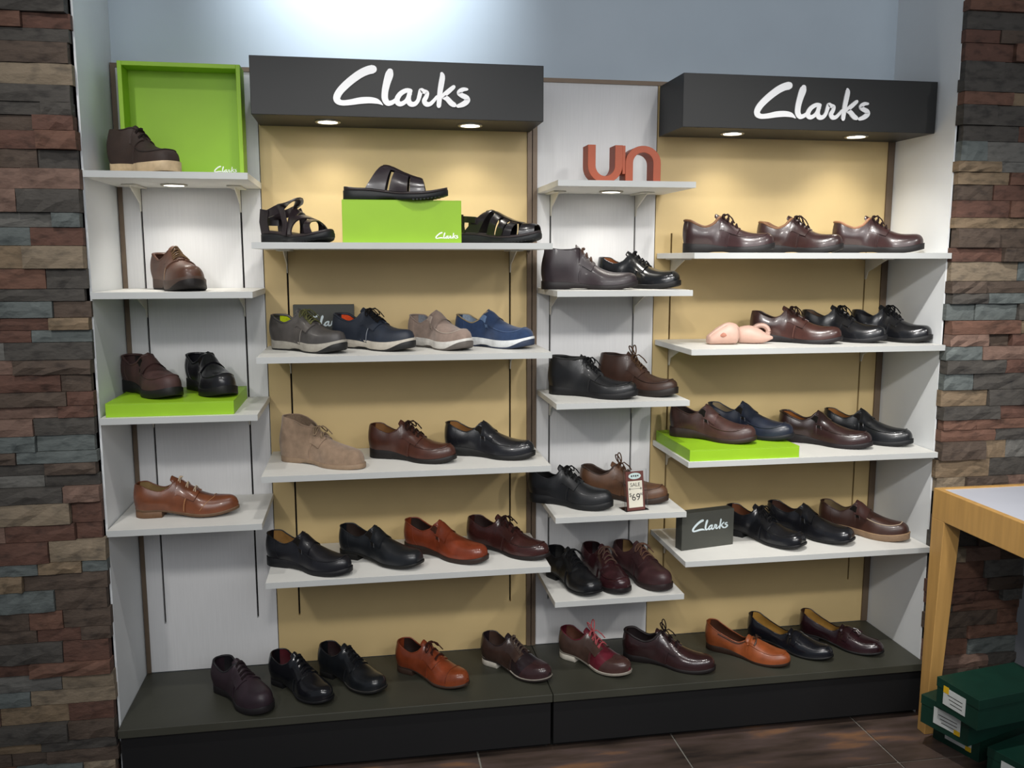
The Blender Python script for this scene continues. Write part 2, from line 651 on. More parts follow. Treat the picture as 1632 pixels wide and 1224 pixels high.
shelf(*A3, 1.5698, S3, 'white shelf holding a dark brown chukka boot')
shelf(*A3, 1.2003, S3, 'white shelf holding two lace-up ankle boots')
shelf(*A3, .8128, S3, 'white shelf holding the sale price tag')
shelf(*A3, .5175, S3, 'white shelf with three lace-ups side by side, lowest of its column')
A4 = (1.4975, 2.4225, -.3755)
shelf(*A4, 1.6923, S4, 'wide white shelf holding three brown padded-collar lace-ups')
shelf(*A4, 1.3760, S4, 'wide white shelf holding the two peach folded slippers')
shelf(*A4, .9961, S4, 'wide white shelf under the lime block beside the stone pillar behind the table')
shelf(*A4, .6481, S4, 'wide white shelf holding the charcoal box sign')

# ================================================================== SHOES
def hermite(xs, ys):
    xs = np.array(xs, float); ys = np.array(ys, float)
    d = np.zeros(len(xs))
    sl = np.diff(ys) / np.diff(xs)
    for i in range(1, len(xs) - 1):
        if sl[i - 1] * sl[i] > 0:
            w1 = 2 * (xs[i + 1] - xs[i]) + (xs[i] - xs[i - 1]); w2 = (xs[i + 1] - xs[i]) + 2 * (xs[i] - xs[i - 1])
            d[i] = (w1 + w2) / (w1 / sl[i - 1] + w2 / sl[i])
    d[0], d[-1] = sl[0], sl[-1]

    def f(x):
        x = np.clip(np.asarray(x, float), xs[0], xs[-1])
        i = np.clip(np.searchsorted(xs, x, 'right') - 1, 0, len(xs) - 2)
        h = xs[i + 1] - xs[i]
        t = (x - xs[i]) / h
        return ((2 * t ** 3 - 3 * t ** 2 + 1) * ys[i] + (t ** 3 - 2 * t ** 2 + t) * h * d[i] + (-2 * t ** 3 + 3 * t ** 2) * ys[i + 1] + (t ** 3 - t ** 2) * h * d[i + 1])
    return f


def sm(x, a, b_):
    t = np.clip((np.asarray(x, float) - a) / (b_ - a), 0, 1)
    return t * t * (3 - 2 * t)


PROF = {
    'derby': [(0, .080), (.07, .078), (.15, .066), (.24, .057), (.33, .070), (.41, .098), (.5, .083), (.62, .064), (.75, .050), (.88, .043), (1, .034)],
    'slip': [(0, .080), (.07, .078), (.15, .066), (.25, .055), (.34, .068), (.43, .098), (.53, .079), (.65, .061), (.78, .049), (.9, .042), (1, .034)],
    'loafer': [(0, .080), (.07, .076), (.15, .062), (.25, .048), (.40, .039), (.48, .052), (.55, .068), (.66, .056), (.8, .041), (.9, .036), (1, .028)],
    'chukka': [(0, .122), (.1, .120), (.2, .116), (.3, .119), (.38, .128), (.44, .110), (.52, .087), (.62, .063), (.75, .048), (.88, .041), (1, .032)],
    'desert': [(0, .132), (.1, .130), (.2, .124), (.3, .112), (.38, .104), (.45, .090), (.54, .074), (.64, .060), (.76, .050), (.88, .043), (1, .034)],
    'sandal': [(0, .060), (.12, .058), (.24, .056), (.33, .066), (.42, .077), (.5, .070), (.62, .054), (.75, .040), (.88, .030), (1, .02)],
}


class Shoe:
    def __init__(s, name, label, cat, pos, yaw, L=.30, W=.106, prof='derby', hh=.028, tf=.013, spring=.016, toe_n=2.3, toe_st=.66,
                 sT=.41, ow=.034, box=.0, group='shoes on display', hscale=1., mirror=1, toe_h=1.):
        s.L, s.W, s.hh, s.tf, s.spring = L, W, hh, tf, spring
        s.sT, s.ow, s.box, s.toe_n, s.toe_st = sT, ow, box, toe_n, toe_st
        pr = PROF[prof]
        s.Hf = hermite([p[0] for p in pr], [p[1] * hscale * (1 + (toe_h - 1) * max(0, min(1, (p[0] - .5) / .3))) for p in pr])
        s.mirror = mirror
        s.root = empty(name, (pos[0], pos[1], pos[2]), R(yaw))
        tag(s.root, label, cat, group)
        s.bf = hermite([0, .12, .3, .45, .66, .75, 1], [.325, .335, .305, .345, .5, .49, .42])

    # plan half width at feather
    def b0(s, q):
        q = np.clip(np.asarray(q, float), 0, 1)
        v = s.bf(q) * s.W
        h = np.clip(q / .13, 0, 1)
        t = np.clip((q - s.toe_st) / (1 - s.toe_st), 0, 1)
        return v * np.sqrt(np.maximum(0, 1 - (1 - h) ** 2)) * np.maximum(0, 1 - t ** s.toe_n) ** (1 / s.toe_n)

    def c0(s, q):
        # slight banana of the last
        return s.mirror * s.W * .07 * np.sin(np.clip(np.asarray(q, float), 0, 1) * PI * 1.0 + .3) - s.mirror * s.W * .04

    def z0(s, q):
        q = np.asarray(q, float)
        return s.tf + (s.hh - s.tf) * (1 - sm(q, .2, .6)) + s.spring * np.clip((q - .68) / .32, 0, 1.1) ** 2

    def o(s, q):
        q = np.asarray(q, float)
        u = np.clip(q / .10, 0, 1)
        r1 = np.sqrt(np.maximum(0, 1 - (1 - u) ** 2))
        a = .18
        v = np.clip((q - a) / (s.sT - a), 0, 1)
        r2 = np.sqrt(np.maximum(0, 1 - v ** 2.4))
        return np.minimum(s.ow * r1 * r2, s.b0(q) * .97)

    def P(s, q, c):
        """surface point; q station 0..1 heel->toe, c -1..1 across (0 = top centre)"""
        q = np.asarray(q, float); c = np.asarray(c, float)
        q, c = np.broadcast_arrays(q, c)
        side = np.where(c < 0, -1., 1.)
        t = 1 - np.abs(c)
        b = s.b0(q); o = s.o(q); z0 = s.z0(q)
        tr = np.clip((q - .90) / .10, 0, 1)
        H = s.Hf(q) * np.maximum(.0, 1 - tr ** 2.6) ** .42
        m = 1 - sm(q, s.sT - .10, s.sT + .03)
        a = t * PI / 2
        e1 = np.interp(q, [.4, .55, .75, 1], [1.15, 1.0, .80, .72]) * (1 - s.box * .5)
        e2 = np.interp(q, [.4, .55, .75, 1], [1.0, .92, .80, .72]) * (1 - s.box * .5)
        yA = o + (b - o) * np.maximum(np.cos(a), 0) ** e1
        zA = H * np.sin(a) ** e2
        bul = (.006 * (1 - sm(q, .25, .5)) * np.clip(q / .05, 0, 1))
        yW = o + (b - o) * (1 - t) + bul * np.sin(PI * t)
        zW = H * t
        y = (yA * (1 - m) + yW * m) * side
        z = zA * (1 - m) + zW * m
        hs = np.exp(-(q / .16) ** 2)
        hz = np.clip(z / .06, 0, 2.2)
        shear = hs * (-.006 * np.sin(np.clip(hz, 0, 1.6) * PI * .62) + .004 * np.clip(hz - .4, 0, 2))
        x = q * s.L - s.L / 2 + shear
        return np.stack([x, y + s.c0(q), z + z0], -1)

    def N(s, q, c):
        q = np.asarray(q, float); c = np.asarray(c, float)
        q, c = np.broadcast_arrays(q, c)
        e = 2e-3
        qa, qb = np.clip(q - e, .004, .992), np.clip(q + e, .004 + 2e-3, .996)
        sg = np.where(c < 0, -1, 1)
        ca = np.abs(c)
        c1, c2 = np.clip(ca - e, 1e-4, 1), np.clip(ca + e, 2e-3, 1)
        dq = s.P(qb, c) - s.P(qa, c)
        dc = (s.P(q, sg * c2) - s.P(q, sg * c1)) * sg[..., None]
        n = np.cross(dq, dc)
        ln = np.linalg.norm(n, axis=-1, keepdims=True)
        n = n / np.maximum(ln, 1e-12)
        # orient outward (away from centre line, up)
        ref = s.P(q, c)
        ctr = np.stack([ref[..., 0] * .9, s.c0(q), s.z0(q) + .012], -1)
        sgn = np.sign(np.sum(n * (ref - ctr), -1, keepdims=True))
        sgn[sgn == 0] = 1
        n = n * sgn
        top = (ca < 3e-3) & (q > s.sT)
        n[top] = np.array([0.05, 0, 1.0])
        bad = ln[..., 0] < 1e-9
        n[bad] = np.array([0, 0, 1.0])
        return n

    def S(s, q, c, off=0.):
        return s.P(q, c) + s.N(q, c) * off

    # -------------------------------------------------------------- parts
    def upper(s, m, lining, collar_r=.0022, collar_m=None, insole=None, q_end=1.0):
        nq, nt = 46, 11
        qs = .5 * (1 - np.cos(np.linspace(0, PI, nq)))
        qs = np.unique(np.concatenate([qs, [s.sT - .03, s.sT - .012, s.sT - .004, s.sT, s.sT + .01]]))
        k = MB()
        for sd in (-1, 1):
            cs = sd * np.linspace(1, 1e-5, nt) ** 1.0
            Q, C = np.meshgrid(qs, cs, indexing='ij')
            k.grid(s.P(Q, C).tolist())
        k.build('upper', m, s.root, True, 2e-5, sharp=60)
        # lining
        k = MB()
        q2 = qs[(qs > .012) & (qs < s.sT + .10)]
        for sd in (-1, 1):
            cs = sd * np.linspace(.97, 1e-5, nt)
            Q, C = np.meshgrid(q2, cs, indexing='ij')
            k.grid(s.S(Q, C, -.0028).tolist())
        k.build('lining', lining, s.root, True, 2e-5, sharp=80)
        k = MB()
        q3 = np.linspace(.015, min(.8, s.sT + .2), 16)
        bb = s.b0(q3) * .97
        rows = [[(q * s.L - s.L / 2, s.c0(q) + v * y, s.z0(q) + .004) for v in (-1, 0, 1)] for q, y in zip(q3, bb)]
        k.grid(rows)
        k.build('insole', insole or lining, s.root, True)
        # rim
        qr = np.concatenate([np.linspace(s.sT, .02, 26), [.008, .002]])
        left = s.P(qr, np.full(len(qr), -1e-5)); right = s.P(qr[::-1], np.full(len(qr), 1e-5))
        k = MB()
        k.tube(np.concatenate([left, right[1:]]), collar_r, 6)
        k.build('collar', collar_m or m, s.root, True, sharp=80)

    def patch(s, name, m, qf, cf, nu=10, nv=10, off=.0016, parent=None, base=-.0012):
        """qf(u,v), cf(u,v) -> panel laid on the last"""
        U, V = np.meshgrid(np.linspace(0, 1, nu), np.linspace(0, 1, nv), indexing='ij')
        Q, C = qf(U, V), cf(U, V)
        Q = np.clip(Q, .001, .999); C = np.clip(C, -1, 1)
        C = np.where(np.abs(C) < 1e-5, 1e-5, C)
        n = s.N(Q, C); p = s.P(Q, C)
        top = p + n * off
        bot = p + n * base
        k = MB()
        k.grid(top.tolist())
        for a_, b_ in ((top[0], bot[0]), (top[-1], bot[-1]), (top[:, 0], bot[:, 0]), (top[:, -1], bot[:, -1])):
            k.grid([a_.tolist(), b_.tolist()])
        return k.build(name, m, parent or s.root, True, 1e-6, sharp=50)

    def seam(s, path, m, r=.0007, off=.0004, name='seam', parent=None):
        q = np.array([p[0] for p in path], float); c = np.array([p[1] for p in path], float)
        t = np.linspace(0, 1, len(path))
        tt = np.linspace(0, 1, max(12, len(path) * 5))
        fq, fc = hermite(t, q), hermite(t, c)
        pts = s.S(np.clip(fq(tt), .004, .996), fc(tt), off)
        k = MB()
        k.tube(pts, r, 5)
        return k.build(name, m, parent or s.root, True, sharp=80)

    def outline(s, q, welt):
        """half width of a sole layer that sticks out by welt; q 0..1 over the longer length"""
        return s.b0(q) * (s.W / 2 + welt) / (s.W / 2)

    def layer(s, name, m, q0, q1, welt, ztop, zbot, parent=None, n=40, rnd_=.0015, wscale=1.0):
        qq = q0 + (q1 - q0) * .5 * (1 - np.cos(np.linspace(0, PI, n)))
        Lx = s.L + 2 * welt
        rows = []
        for q in qq:
            w_ = max(float(s.outline(q, welt)) * wscale, .0004)
            c = float(s.c0(q)); x = q * Lx - Lx / 2
            zt, zb = float(ztop(q)), float(zbot(q))
            zb = min(zb, zt - .0008)
            r = min(rnd_, (zt - zb) * .4, w_ * .5)
            rows.append([(x, c - w_ + r, zt), (x, c - w_, zt - r), (x, c - w_, zb + r), (x, c - w_ + r, zb),
                         (x, c + w_ - r, zb), (x, c + w_, zb + r), (x, c + w_, zt - r), (x, c + w_ - r, zt)])
        k = MB()
        k.grid(rows, True)
        nb = (n - 1) * 8
        k.f.append(tuple(range(8))); k.f.append(tuple(nb + i for i in range(8)))
        return k.build(name, m, parent or s.root, True, sharp=50)

    def sole_dress(s, m, heel_m=None, welt=.0035, welt_m=None, hl=.27, thick=.007):
        s.layer('sole', m, 0, 1, welt, lambda q: s.z0(q) + .0005, lambda q: max(0., s.z0(q) - thick - .001))
        h = s.layer('heel', heel_m or m, 0, hl, welt, lambda q: s.z0(q) - thick, lambda q: 0., n=20)
        if welt_m:
            s.layer('welt', welt_m, 0, 1, welt + .0008, lambda q: s.z0(q) + .002, lambda q: s.z0(q) - .0018)
        return h

    def sole_unit(s, m, welt=.004, arch=.004, welt_m=None, heel_m=None, flare=0., lip=.006):
        zb = lambda q: arch * float(sm(q, .26, .33) * (1 - sm(q, .44, .56))) + max(0, (s.spring - .001)) * float(np.clip((q - .70) / .30, 0, 1)) ** 2
        o = s.layer('sole', m, 0, 1, welt, lambda q: s.z0(q) + lip * .4, zb, n=46)
        if welt_m:
            s.layer('welt', welt_m, 0, 1, welt + .0008, lambda q: s.z0(q) + lip * .4 + .0015, lambda q: s.z0(q) + lip * .4 - .003)
        return o

    def sole_sneaker(s, m, tread_m, welt=.004, side=.008):
        mid = s.layer('midsole', m, 0, 1, welt, lambda q: s.z0(q) + side * (1 + .5 * math.exp(-(q / .15) ** 2)), lambda q: .005 + s.spring * float(np.clip((q - .68) / .32, 0, 1)) ** 2 + .004 * float(sm(q, .3, .38) * (1 - sm(q, .45, .55))), n=46)
        s.layer('outsole', tread_m, .02, .995, welt - .001, lambda q: .006 + s.spring * float(np.clip((q - .68) / .32, 0, 1)) ** 2, lambda q: s.spring * float(np.clip((q - .68) / .32, 0, 1)) ** 2 + .004 * float(sm(q, .3, .38) * (1 - sm(q, .45, .55))))
        s.layer('toe_bumper', tread_m, .72, 1, welt + .001, lambda q: .004 + (s.z0(q) - .004) * float(sm(q, .70, .95)), lambda q: .002 + s.spring * float(np.clip((q - .68) / .32, 0, 1)) ** 2, n=18)

    def quarters(s, m, q_front=.63, q_low=.50, edge_m=None, off=.0030, cmin=.11, heel=True):
        for sd in (-1, 1):
            qf = lambda U, V: .012 + (q_low + (q_front - q_low) * V ** 2.2 - .012) * U
            cf = lambda U, V: sd * (1 - V * (1 - cmin * sm(U, .3, .75)) * .995)
            s.patch('quarter', m, qf, cf, 22, 10, off)
            if edge_m:
                s.seam([(q_low + (q_front - q_low) * v ** 2.2 - .012, sd * (1 - v * (1 - cmin))) for v in np.linspace(.05, 1, 7)], edge_m, .0010, .0032)

    def tongue(s, m, q_front=.60, ext=.016, wd=.30, off=.0022):
        nq = 9
        qs = np.linspace(q_front, s.sT + .004, nq)
        cs = np.linspace(-wd, wd, 9)
        cs[4] = 1e-5
        Q, C = np.meshgrid(qs, cs, indexing='ij')
        g = s.S(Q, C, off)
        # extend above the rim
        d = g[-1] - g[-3]
        d = d.mean(0)
        d = np.array([d[0], 0, max(d[2], abs(d[0]) * .55)])
        d /= np.linalg.norm(d)
        rows = list(g)
        for k_ in (1, 2, 3):
            r = g[-1] + d * ext * k_ / 3
            r[:, 2] += -.0 * k_
            if k_ == 3:
                r[0] = r[1] * .6 + r[0] * .4; r[-1] = r[-2] * .6 + r[-1] * .4
            rows.append(r)
        rows = np.array(rows)
        n = np.array([-d[2] * -1, 0, -d[0]])
        back = rows.copy(); back[..., 2] -= .003; back[-3:, :, 0] -= .003
        k = MB()
        k.grid(rows.tolist()); k.grid(back.tolist())
        k.grid([rows[-1].tolist(), back[-1].tolist()])
        k.grid([rows[:, 0].tolist(), back[:, 0].tolist()]); k.grid([rows[:, -1].tolist(), back[:, -1].tolist()])
        return k.build('tongue', m, s.root, True, 1e-6, sharp=60)

    def laces(s, m, n=4, q_front=.585, r=.0024, ce=.30, bow='flat', eyelets=None, rise=.010):
        qs = np.linspace(s.sT + .022, q_front, n)
        k = MB()
        for i, q in enumerate(qs):
            dq = .010
            for sg in (1, -1):
                cc = np.linspace(-ce, ce, 9)
                qq = q + sg * dq * (cc / ce)
                off = rise * np.cos(cc / ce * PI / 2) * .5 + .0058
                k.tube(s.P(qq, cc) + np.array([0, 0, 1.]) * off[:, None] * (1.0 if sg > 0 else 1.15), r, 5)
        q = qs[0]
        p0 = s.P(q, 1e-5) + np.array([.004, 0, .009])
        k.tube([p0 + np.array([-.002, -.004, 0]), p0 + np.array([0, 0, .002]), p0 + np.array([.002, .004, 0])], r * 2.0, 6)
        if bow:
            for sd in (-1, 1):
                pts = []
                for a in np.linspace(0, 2 * PI, 15):
                    lx = .019 * (1 - math.cos(a)) ; ly = .0085 * math.sin(a)
                    if bow == 'up':
                        pts.append(p0 + np.array([ly * .8 - .010 * (lx / .038), sd * lx * .45, lx * .95]))
                    else:
                        drop = -.020 * (lx / .038) ** 1.6 + .006 * math.sin(lx / .038 * PI)
                        pts.append(p0 + np.array([ly + .010 * (lx / .038), sd * lx * .9, drop]))
                k.tube(pts, r * .95, 5)
                e = [p0, p0 + np.array([.012, sd * .010, .004]), p0 + np.array([.026, sd * .020, -.010]), p0 + np.array([.034, sd * .030, -.026])]
                k.tube(e, r * .9, 5)
        lo = k.build('lace', m, s.root, True, sharp=80)
        if eyelets:
            for q in qs:
                for sd in (-1, 1):
                    c = s.S(q, sd * ce, .0022)
                    nn = s.N(q, sd * ce)
                    a = np.cross(nn, [0, 0, 1.]); a /= np.linalg.norm(a) + 1e-9
                    bb = np.cross(nn, a)
                    e = MB()
                    e.tube([c + .0032 * (math.cos(t) * a + math.sin(t) * bb) for t in np.linspace(0, 2 * PI, 11)], .0011, 5, False)
                    e.build('eyelet', eyelets, s.root, True)
        return lo

    def toe_cap(s, m, q=.80, off=.0018, wing=0., edge_m=None):
        f = lambda c: q - wing * np.abs(c) ** 1.3 + (0.035 * np.exp(-(c / .12) ** 2) * -1 if wing else 0)
        s.patch('toe_cap', m, lambda U, V: f(2 * V - 1) + (.996 - f(2 * V - 1)) * U, lambda U, V: 2 * V - 1, 14, 25, off)
        if edge_m:
            s.seam([(float(f(c)), c) for c in np.linspace(-.9, .9, 15)], edge_m, .0007, .0026)

    def apron(s, m, q0=.46, q1=.93, c0=.62, r=.0019, off=.0009, name='apron_seam'):
        path = []
        for a in np.linspace(0, PI, 17):
            path.append((q0 + (q1 - q0) * min(1, math.sin(a) ** .55), -c0 * np.sign(math.cos(a)) * abs(math.cos(a)) ** .5 * (1 if abs(math.cos(a)) > 1e-6 else 0)))
        s.seam([(min(q, .97), c if abs(c) > .01 else .01) for q, c in path], m, r, off, name)

    def gores(s, m, back=.12, low=.68, edge=None):
        for sd in (-1, 1):
            qa = s.sT - back
            qf = lambda U, V: qa + .040 + (1 - V) * .085 + U * .034
            cf = lambda U, V: sd * (low * (1 - V) + .015)
            s.patch('elastic_gore', m, qf, cf, 8, 14, .0026)
            if edge:
                s.seam([(qa + .170, sd * (low + .04)), (qa + .128, sd * low * .5), (qa + .080, sd * .02)], edge, .0016, .0018)

    def flap(s, m, ext=.010, wd=.60, q_front=.56):
        return s.tongue(m, q_front, ext, wd, .0036)

    def heel_counter(s, m, q1=.20, top=.55, off=.0016):
        for sd in (-1, 1):
            s.patch('heel_counter', m, lambda U, V: .004 + (q1 * (1 - .35 * V) - .004) * U, lambda U, V: sd * (1 - top * V), 9, 7, off)


G = {}
BLK, BLK2 = '#15151a', '#1c1d22'


def derby(label, pos, yaw, L, up, lining='#7a5a3a', lace=None, sole='#17130f', heel=None, welt=None, quarter=None, sole_type='dress', n=4, bow='flat',
          cap=None, apron=None, stitch=None, gloss=.34, coat=.15, name='derby_shoe', cat='shoe', prof='derby', collar=.0022, eyelets=None,
          quarter_front=.63, lowq=.50, wing=None, wing_m=None, saddle=None, mid=None, tread='#141414', lace_r=.0024, suede_up=False, **kw):
    s = Shoe(name, label, cat, pos, yaw, L, prof=prof, **kw)
    mk = (lambda h: suede(h)) if suede_up else (lambda h: leather(h, gloss, coat))
    um = mk(up)
    s.upper(um, cloth(lining) if suede_up or sole_type == 'sneaker' else leather(lining, .6, 0), collar, leather(lining, .6, 0) if collar > .003 and sole_type != 'sneaker' else None)
    qm = mk(quarter) if quarter else um
    s.quarters(qm, quarter_front, lowq, rubber(stitch) if stitch else leather(up, .7, 0))
    s.tongue(um, quarter_front - .03, .022)
    for sd in (-1, 1):
        s.patch('facing', qm, lambda U, V: s.sT - .012 + U * (quarter_front - s.sT + .004 - .03 * V ** 2), lambda U, V: sd * (.12 + .50 * V), 9, 7, .0046)
    lm = cloth(lace or up)
    s.laces(lm, n, quarter_front - .045, lace_r, bow=bow, eyelets=eyelets)
    if cap:
        s.toe_cap(mk(cap), .80, edge_m=rubber(stitch) if stitch else None)
    if wing is not None:
        s.toe_cap(mk(wing_m or up), .80, wing=wing, edge_m=rubber(stitch) if stitch else None)
    if apron:
        s.apron(mk(apron) if apron[0] == '#' else um)
    if saddle:
        s.heel_counter(mk(saddle), .20, .96)
    else:
        s.seam([(.20, -.98), (.17, -.6), (.15, -.03)], um, .0009); s.seam([(.20, .98), (.17, .6), (.15, .03)], um, .0009)
    if sole_type == 'dress':
        s.sole_dress(rubber(sole), rubber(heel) if heel else None, welt_m=rubber(welt) if welt else None)
    elif sole_type == 'sneaker':
        s.sole_sneaker(rubber(sole), rubber(tread))
    else:
        s.sole_unit(rubber(sole), welt_m=rubber(welt) if welt else None, arch=.004)
    return s


def slipon(label, pos, yaw, L, up, lining='#7a5a3a', sole='#151515', welt=None, apron=True, gore='#15120f', sole_type='unit', gloss=.34, coat=.15,
           name='slip_on_shoe', stitch=None, collar=.0024, suede_up=False, tread='#141414', flap_ext=.008, flap_col=None, apron_kw=None, collar_c=None, **kw):
    s = Shoe(name, label, 'shoe', pos, yaw, L, prof='slip', sT=.43, **kw)
    mk = (lambda h: suede(h)) if suede_up else (lambda h: leather(h, gloss, coat))
    um = mk(up)
    s.upper(um, cloth(lining) if suede_up else leather(lining, .6, 0), collar, leather(collar_c, .55, 0) if collar_c else None)
    if gore:
        s.gores(cloth(gore), edge=um)
    s.flap(mk(flap_col) if flap_col else um, flap_ext)
    if apron:
        s.apron(rubber(stitch) if stitch else um, **(apron_kw or {}))
    s.seam([(.20, -.98), (.17, -.6), (.15, -.03)], um, .0009); s.seam([(.20, .98), (.17, .6), (.15, .03)], um, .0009)
    if sole_type == 'dress':
        s.sole_dress(rubber(sole), welt_m=rubber(welt) if welt else None)
    elif sole_type == 'sneaker':
        s.sole_sneaker(rubber(sole), rubber(tread))
    else:
        s.sole_unit(rubber(sole), welt_m=rubber(welt) if welt else None)
    return s


def loafer(label, pos, yaw, L, up, lining, kind, sole='#131313', gloss=.2, coat=.4, **kw):
    s = Shoe('loafer', label, 'shoe', pos, yaw, L, prof='loafer', sT=.53, ow=.034, tf=.010, hh=.024, **kw)
    um = leather(up, gloss, coat)
    s.upper(um, leather(lining, .5, .05), .0022)
    s.tongue(um, .60, .012, .42, .0014)
    s.apron(um, .52, .94, .50, .0017, .0006)
    if kind == 'driver':
        k = MB()
        c = s.S(.60, 1e-5, .006)
        for sd in (-1, 1):
            k.tube([s.S(.585, sd * .02, .005), s.S(.60, sd * .12, .008), s.S(.615, sd * .28, .006), s.S(.61, sd * .42, .002)], .0024, 6)
            k.tube([c, s.S(.57, sd * .10, .010), s.S(.575, sd * .22, .009), c], .002, 5)
        k.build('bow_knot', leather('#3a2416', .5, .05), s.root, True)
        s.seam([(.50, .10), (.42, .10), (.3, .12), (.18, .12)], leather('#4a2c1a', .5, 0), .0022, .002, 'side_lace')
        s.seam([(.50, -.10), (.42, -.10), (.3, -.12), (.18, -.12)], leather('#4a2c1a', .5, 0), .0022, .002, 'side_lace')
        s.sole_unit(rubber('#2a1c14'), welt=.0, arch=.0, lip=.004)
    else:
        s.patch('strap', um, lambda U, V: .575 + U * .055 - .03 * np.abs(2 * V - 1) ** 2, lambda U, V: (2 * V - 1) * .75, 6, 19, .0028)
        if kind == 'tassel':
            for sd in (-1, 1):
                p = s.S(.635, sd * .06, .006)
                k = MB()
                for j in range(7):
                    a = (j - 3) * .10
                    k.tube([p, p + np.array([.012, sd * .004 + a * .012, -.001]), p + np.array([.026, sd * .008 + a * .035, -.010])], .0011, 4)
                k.tube([p + np.array([-.004, 0, .001]), p + np.array([.008, sd * .003, 0])], .0035, 7)
                k.build('tassel', um, s.root, True)
        s.sole_dress(rubber(sole), thick=.006, welt=.003)
    return s


M_EYE = mat('eyelet_metal', hexc('#b9b4aa'), .3, .05, 50, metal=.9)

# ---------------- narrow column beside the left pillar
z = 1.9243
s = derby('dark brown suede moccasin boot with thick tan crepe sole, in front of the lime tray', (-.205, -.258, z), -40, .270, '#3a2a22', '#2c201a', '#1d1512',
          sole='#c2ab88', sole_type='unit', n=2, bow=None, prof='chukka', name='ankle_boot', cat='boot', hh=.034, tf=.026, spring=.004, box=.25, toe_n=3, apron='#2a1e18',
          gloss=.7, coat=0, hscale=.84, toe_h=1.2, quarter_front=.54)
z = 1.5745
s = derby('chunky brown leather sneaker with dark rope laces, alone on its shelf', (-.138, -.20, z), -61, .315, '#5c3a2a', '#a8755a', '#57432e', sole='#4a3a32', sole_type='sneaker',
          n=5, name='sneaker', tread='#1a1513', bow=None, collar=.005, stitch='#b89a7c', lace_r=.0022, tf=.024, hh=.034, W=.115, toe_h=1.15, gloss=.45)
z = 1.1991 + .0425
s = slipon('matte brown slip-on with bulky black sole, on lime plinth against the niche wall', (-.240, -.172, z), -52, .315, '#4e3330', '#241a18', sole='#161514', gloss=.6, coat=0,
           hh=.036, tf=.022, W=.112, toe_h=1.1, collar=.004)
s = slipon('glossy black slip-on with bulky black sole, on lime plinth against the niche wall', (-.060, -.165, z), -60, .29, '#1d1d22', '#141416', sole='#131313', gloss=.3, coat=.3,
           hh=.036, tf=.022, W=.112, toe_h=1.1, collar=.004)
z = .8523
s = derby('tan leather brogue derby with pale laces and stacked brown heel', (-.140, -.225, z), -4, .318, '#7c4528', '#a08355', '#d8c3a6', sole='#5d4531', heel='#6a4d36', welt='#6e553f',
          stitch='#b98a5c', n=3, wing=.17, bow=None, gloss=.32, coat=.25, toe_st=.62, toe_n=2.0, lace_r=.0014)

# ---------------- wide shelves of the first beige bay
z = 1.3755
s = derby('grey leather sneaker with lime lining and striped laces', (.258, -.205, z), -42, .310, '#4b4847', '#c4d420', '#5a5a38', sole='#9b968c', sole_type='sneaker', n=6,
          name='sneaker', tread='#1b1b1c', bow='flat', collar=.0045, stitch='#7d7a74', tf=.022, hh=.032, gloss=.5, coat=.05, quarter='#55504d', lace_r=.002)
s = derby('navy leather sneaker with orange lining and metal eyelets', (.468, -.175, z), -40, .323, '#252d3b', '#e2552a', '#1a1715', sole='#b3aca0', sole_type='sneaker', n=6,
          name='sneaker', tread='#1d1c1c', bow='flat', collar=.0045, stitch='#8a8f96', tf=.022, hh=.032, gloss=.55, coat=.02, eyelets=M_EYE, lace_r=.002)
s = slipon('taupe suede slip-on with pale rubber sole', (.688, -.178, z), -56, .296, '#8d7b70', '#7e8288', sole='#c9c6c0', sole_type='sneaker', tread='#5a544f', suede_up=True, gore='#a39387',
           apron_kw=dict(q0=.5, q1=.9, c0=.6), tf=.020, hh=.026, stitch='#a89a8e')
s = slipon('blue suede slip-on with white rubber sole', (.873, -.165, z), -42, .304, '#2b3d5c', '#8c99a8', sole='#cfd2d3', sole_type='sneaker', tread='#2a3448', suede_up=True, gore='#5e7492',
           apron_kw=dict(q0=.5, q1=.9, c0=.6), tf=.020, hh=.026, collar_c='#a2906e', stitch='#46597a')
z = 1.0035
s = derby('sand suede desert boot with crepe sole and untied laces', (.293, -.222, z), -34, .318, '#8d7763', '#7d6a58', '#8a765f', sole='#8c7660', sole_type='unit', n=2, name='ankle_boot', cat='boot',
          prof='desert', suede_up=True, hh=.020, tf=.012, spring=.004, W=.11, quarter_front=.56, lowq=.40, sT=.40, ow=.036, toe_h=1.1, lace_r=.0022)
s = derby('brown derby with black cut-out heel sole, next to the desert boot', (.588, -.205, z), -29, .311, '#4e2b20', '#8a5f35', '#2a1a14', sole='#171413', sole_type='unit', n=4, apron='#4a281e', hh=.032)
s = slipon('black leather slip-on with tan lining, beside the brown derby', (.850, -.200, z), -27, .318, BLK2, '#9a6a38', sole='#131313', gloss=.28, coat=.3, hh=.030, flap_ext=.004)
z = .66
s = slipon('soft black slip-on with tan lining beside the black square-toe slip-on with gores', (.240, -.260, z), -32, .320, '#17171d', '#b08348', sole='#141417', gloss=.34, coat=.2, hh=.028)
s = slipon('black square-toe slip-on with side gores next to the rust slip-on', (.474, -.230, z), -36, .321, '#1b1e22', '#2e1f18', sole='#141412', gloss=.34, coat=.2, toe_n=3.2, apron=False, sole_type='dress')
s = slipon('rust red leather slip-on with burnished toe', (.695, -.207, z), -39, .328, '#83391f', '#2b1a13', sole='#2a1e18', gloss=.3, coat=.25, toe_n=2.8, apron=False, gore='#3a1f14')
s = derby('burgundy derby with pointed moc toe, next to the rust slip-on', (.914, -.200, z), -43, .328, '#3f1f1c', '#2a1714', '#22120f', sole='#191413', sole_type='unit', n=3, apron='#331916', gloss=.25, coat=.4, tf=.010, hh=.022)

